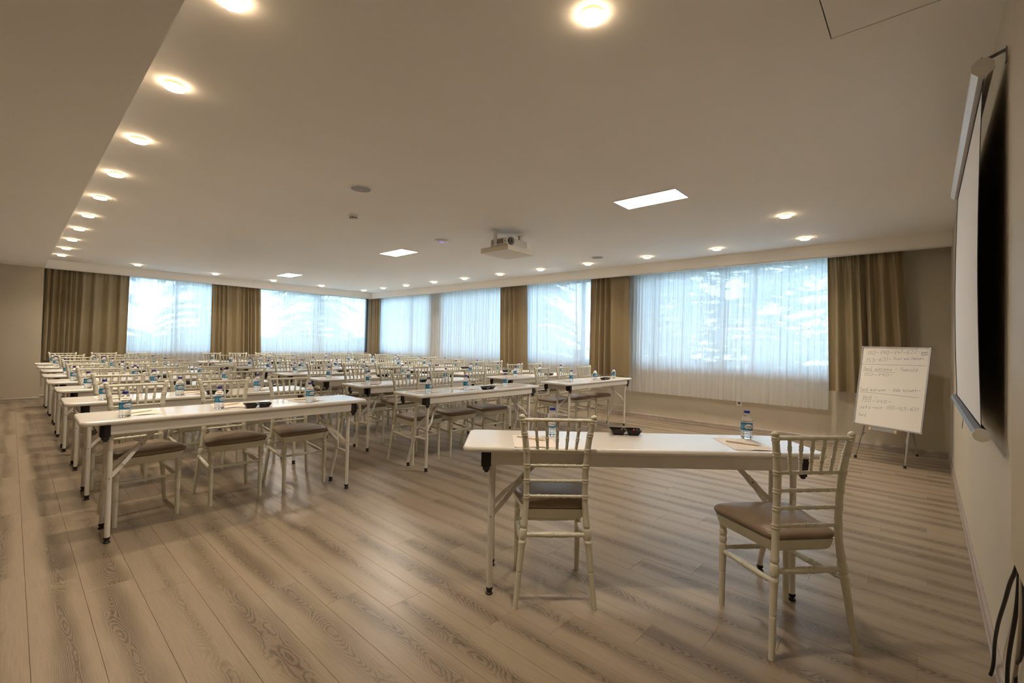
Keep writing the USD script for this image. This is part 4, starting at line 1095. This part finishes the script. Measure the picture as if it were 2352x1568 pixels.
arc = lambda cx, cy, rx, ry, a0, a1, n=9: [(cx + rx * math.cos(math.radians(a)), cy + ry * math.sin(math.radians(a))) for a in np.linspace(a0, a1, n)]
GLYPH = {   # width and pen strokes; the x-height is 0.55, ascenders reach 1
 "1": (0.25, [[(0.05, 0.85), (0.2, 1.0), (0.12, 0.0)]]), "5": (0.5, [[(0.48, 1), (0.12, 0.97), (0.08, 0.58)] + arc(0.22, 0.3, 0.22, 0.3, 110, -150)]),
 "0": (0.55, [arc(0.26, 0.48, 0.24, 0.48, 100, 470, 16)]), "7": (0.5, [[(0.02, 0.95), (0.48, 1.0), (0.2, 0.0)], [(0.14, 0.5), (0.42, 0.55)]]),
 "4": (0.5, [[(0.22, 1.0), (0.04, 0.42), (0.46, 0.46)], [(0.40, 0.75), (0.34, 0.0)]]), "6": (0.5, [[(0.42, 1.0), (0.14, 0.6)] + arc(0.24, 0.25, 0.18, 0.25, 160, -190, 14)]),
 "2": (0.5, [arc(0.22, 0.72, 0.2, 0.26, 160, -30) + [(0.04, 0.04), (0.48, 0.06)]]), "3": (0.5, [arc(0.2, 0.76, 0.2, 0.22, 150, -80) + arc(0.2, 0.28, 0.24, 0.27, 80, -150)]),
 "-": (0.5, [[(0.08, 0.42), (0.44, 0.44)]]), " ": (0.42, []), ".": (0.25, [[(0.08, 0.02), (0.14, 0.06)]]),
 "S": (0.5, [[(0.44, 0.92)] + arc(0.25, 0.74, 0.2, 0.22, 60, 250) + arc(0.24, 0.26, 0.2, 0.26, 80, -150)]), "a": (0.48, [arc(0.2, 0.26, 0.18, 0.26, 40, 400, 14), [(0.38, 0.5), (0.36, 0.08), (0.46, 0.0)]]),
 "r": (0.36, [[(0.06, 0.5), (0.08, 0.0)], [(0.08, 0.34), (0.2, 0.5), (0.34, 0.48)]]), "f": (0.42, [[(0.36, 0.9), (0.24, 0.96), (0.18, 0.7), (0.16, -0.25), (0.05, -0.2), (0.3, 0.2)]]),
 "m": (0.62, [[(0.05, 0.5), (0.06, 0.0)], [(0.06, 0.36), (0.18, 0.52), (0.28, 0.4), (0.28, 0.0)], [(0.28, 0.36), (0.42, 0.52), (0.52, 0.4), (0.54, 0.0)]]), "l": (0.22, [[(0.12, 0.98), (0.08, 0.06), (0.18, 0.0)]]),
 "z": (0.42, [[(0.04, 0.5), (0.36, 0.52), (0.04, 0.02), (0.4, 0.04)]]), "e": (0.42, [[(0.05, 0.26), (0.34, 0.32)] + arc(0.2, 0.27, 0.16, 0.25, 20, 320)]), "T": (0.5, [[(0.02, 0.92), (0.5, 1.0)], [(0.26, 0.96), (0.22, 0.0)]]),
 "i": (0.2, [[(0.08, 0.5), (0.1, 0.0)], [(0.1, 0.70), (0.12, 0.74)]]), "ı": (0.2, [[(0.08, 0.5), (0.1, 0.0)]]), "k": (0.42, [[(0.08, 1.0), (0.06, 0.0)], [(0.36, 0.55), (0.08, 0.26), (0.38, 0.0)]]),
 "c": (0.4, [arc(0.2, 0.26, 0.16, 0.26, 50, 310)]), "t": (0.34, [[(0.16, 0.86), (0.14, 0.06), (0.28, 0.0)], [(0.02, 0.56), (0.32, 0.6)]]), "y": (0.44, [[(0.05, 0.5), (0.08, 0.16), (0.3, 0.14)], [(0.36, 0.52), (0.3, -0.2), (0.12, -0.3)]]),
 "M": (0.66, [[(0.05, 0.0), (0.1, 0.95), (0.3, 0.35), (0.52, 0.98), (0.56, 0.0)]]), "H": (0.55, [[(0.08, 1), (0.06, 0)], [(0.46, 1), (0.46, 0)], [(0.07, 0.5), (0.46, 0.52)]]), "O": (0.62, [arc(0.3, 0.48, 0.26, 0.46, 90, 460, 16)]),
 "d": (0.46, [arc(0.2, 0.26, 0.17, 0.26, 40, 400, 14), [(0.40, 1.0), (0.36, 0.06), (0.44, 0.0)]]), "h": (0.44, [[(0.08, 1.0), (0.06, 0.0)], [(0.07, 0.36), (0.22, 0.52), (0.34, 0.4), (0.36, 0.0)]]), "u": (0.46, [[(0.05, 0.5), (0.08, 0.08), (0.22, 0.0), (0.36, 0.2), (0.38, 0.5), (0.40, 0.0)]]),
 "s": (0.4, [[(0.34, 0.48), (0.12, 0.5), (0.08, 0.34), (0.32, 0.2), (0.24, 0.0), (0.04, 0.04)]]), "ş": (0.4, [[(0.34, 0.48), (0.12, 0.5), (0.08, 0.34), (0.32, 0.2), (0.24, 0.0), (0.04, 0.04)], [(0.2, -0.04), (0.24, -0.16), (0.12, -0.2)]]),
 "n": (0.44, [[(0.06, 0.5), (0.06, 0.0)], [(0.06, 0.34), (0.22, 0.52), (0.34, 0.4), (0.36, 0.0)]])}
rh = random.Random(3)
def pen(stroke, w=0.0027):
    """A felt-pen line on the board: a thin ribbon following the stroke."""
    p = np.array(stroke)
    d = np.gradient(p, axis=0) if len(p) > 1 else np.array([[1, 0]])
    d = d / np.maximum(np.linalg.norm(d, axis=1)[:, None], 1e-9)
    n = np.c_[-d[:, 1], d[:, 0]]
    P = []
    for q, m in zip(p, n):
        for s in (-1, 1):
            P.append(BL + ex * (q[0] + s * m[0] * w / 2) + ey * (q[1] + s * m[1] * w / 2) + ez * 0.0006)
    k = len(p)
    return T(P, [x for i in range(k - 1) for x in ((2 * i, 2 * i + 2, 2 * i + 3), (2 * i, 2 * i + 3, 2 * i + 1))])
def write(text, u0, v0, u1, v1, h):
    a, b = np.array([u0 * WB, (1 - v0) * HB]), np.array([u1 * WB, (1 - v1) * HB])
    hh = h * HB
    total = sum(GLYPH[ch][0] + 0.10 for ch in text)
    sx = np.linalg.norm(b - a) / total
    d = (b - a) / np.linalg.norm(b - a); n = np.array([-d[1], d[0]])
    x, out = 0.0, []
    for ch in text:
        wdt, strokes = GLYPH[ch]
        jy, gw, gh, tilt = rh.uniform(-0.09, 0.09), rh.uniform(0.82, 1.12), rh.uniform(0.80, 1.12), rh.uniform(-0.22, 0.18)
        for st in strokes:
            pts = [a + d * sx * (x + q[0] * gw + 0.13 * q[1]) + n * hh * (q[1] * gh + jy + (q[0] - 0.25) * tilt) for q in st]
            out.append(pen(pts))
        x += wdt + 0.10
    return cat(*out)
for line in [("150-740-741-622-", .092, .106, .869, .076, .050), ("Mamul", .874, .070, .962, .060, .022), ("Hizmet", .878, .095, .966, .086, .020), ("153-621-", .085, .206, .474, .170, .052),
             ("Ticari mal Maliyeti", .499, .157, .919, .142, .030), ("Sarf malzeme - Temizlik.", .055, .304, .889, .286, .042), ("150-740-", .073, .382, .521, .361, .040),
             ("Sarf malzeme - Oda hizmeti-", .047, .575, .922, .523, .040), ("Sarf -", .101, .662, .330, .646, .032), ("150-740-", .094, .711, .543, .692, .040),
             ("satış-alın 150-153-621", .079, .794, .926, .743, .040), ("Sarf.", .072, .889, .218, .883, .038)]:
    part(pb, "handwriting", write(*line), M["ink"], False)
for (a, b), (c, d) in (((.016, .233), (.964, .213)), ((.058, .316), (.539, .315)), ((.053, .587), (.909, .591))):
    part(pb, "underline", pen([(a * WB, (1 - b) * HB), ((a + c) / 2 * WB, (1 - (b + d) / 2) * HB + 0.002), (c * WB, (1 - d) * HB)]), M["ink"], False)

# ------------------------------------------------------------------ wall fittings
t = thing("wall_socket", "white wall socket under the wide side window", "socket", (XW, 2.075, 0.418), 0)
part(t, "plate", rbx(-0.010, 0.0, -0.042, 0.042, -0.042, 0.042, 0.003), M["white_plastic"], False)
part(t, "well", lathe((-0.0105, 0, 0), (-0.004, 0, 0), [(0, 0.0215), (1, 0.0215)], 24), M["dark_grey"], 40, "round recessed socket face")
part(t, "inner_ring", rbx(-0.0115, -0.009, -0.029, 0.029, -0.029, 0.029, 0.001), M["white_plastic"], False)
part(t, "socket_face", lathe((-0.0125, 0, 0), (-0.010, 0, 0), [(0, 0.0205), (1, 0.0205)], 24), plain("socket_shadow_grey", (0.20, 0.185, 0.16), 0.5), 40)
for s in (-1, 1):
    part(t, "contact_hole", lathe((-0.0132, s * 0.0095, 0), (-0.011, s * 0.0095, 0), [(0, 0.0032), (1, 0.0032)], 10), M["black_plastic"], False)
t = thing("cable_trunking", "vertical beige cable trunking on the wall at the right edge", "cable trunking", (0, 0, 0))
part(t, "base_channel", bx(1.78, 2.075, YF, YF + 0.012, 0.63, ZC), M["trunking"], False)
part(t, "cover", rbx(1.785, 2.070, YF + 0.012, YF + 0.026, 0.63, ZC, 0.003), M["trunking"], False)
for k, (pts, r, m, lab) in enumerate([
        ([(2.050, YF + 0.013, 0.70), (2.054, YF + 0.014, 0.625), (2.14, YF + 0.018, 0.54), (2.26, YF + 0.020, 0.43), (2.38, YF + 0.024, 0.31), (2.47, YF + 0.024, 0.22), (2.54, YF + 0.023, 0.13), (2.57, YF + 0.024, 0.05), (2.58, YF + 0.030, 0.008)], 0.0056, "cable_black", "thick black cable slanting away from the trunking towards the skirting"),
        ([(2.025, YF + 0.013, 0.70), (2.020, YF + 0.014, 0.62), (2.03, YF + 0.018, 0.50), (2.09, YF + 0.024, 0.36), (2.16, YF + 0.024, 0.24), (2.21, YF + 0.020, 0.14), (2.22, YF + 0.026, 0.012)], 0.0053, "cable_black", "black cable hanging in a gentle curve below the trunking"),
        ([(1.985, YF + 0.013, 0.70), (1.980, YF + 0.014, 0.62), (1.965, YF + 0.016, 0.52), (1.99, YF + 0.018, 0.40), (2.07, YF + 0.018, 0.27), (2.13, YF + 0.020, 0.15), (2.15, YF + 0.025, 0.012)], 0.0052, "cable_beige", "beige cable hanging between the black ones below the trunking"),
        ([(1.945, YF + 0.013, 0.70), (1.940, YF + 0.014, 0.62), (1.910, YF + 0.016, 0.53), (1.905, YF + 0.018, 0.46), (1.96, YF + 0.018, 0.38), (2.05, YF + 0.017, 0.31), (2.07, YF + 0.016, 0.22), (2.07, YF + 0.021, 0.13), (2.02, YF + 0.024, 0.06), (1.95, YF + 0.030, 0.010)], 0.0042, "cable_black", "thin black cable looping at the far right below the trunking")]):
    t = thing("cable", lab, "cable", (0, 0, 0), 0, "cables below the trunking")
    part(t, "sheath", tube(spline(pts, 44), r, 10), M[m], 60)
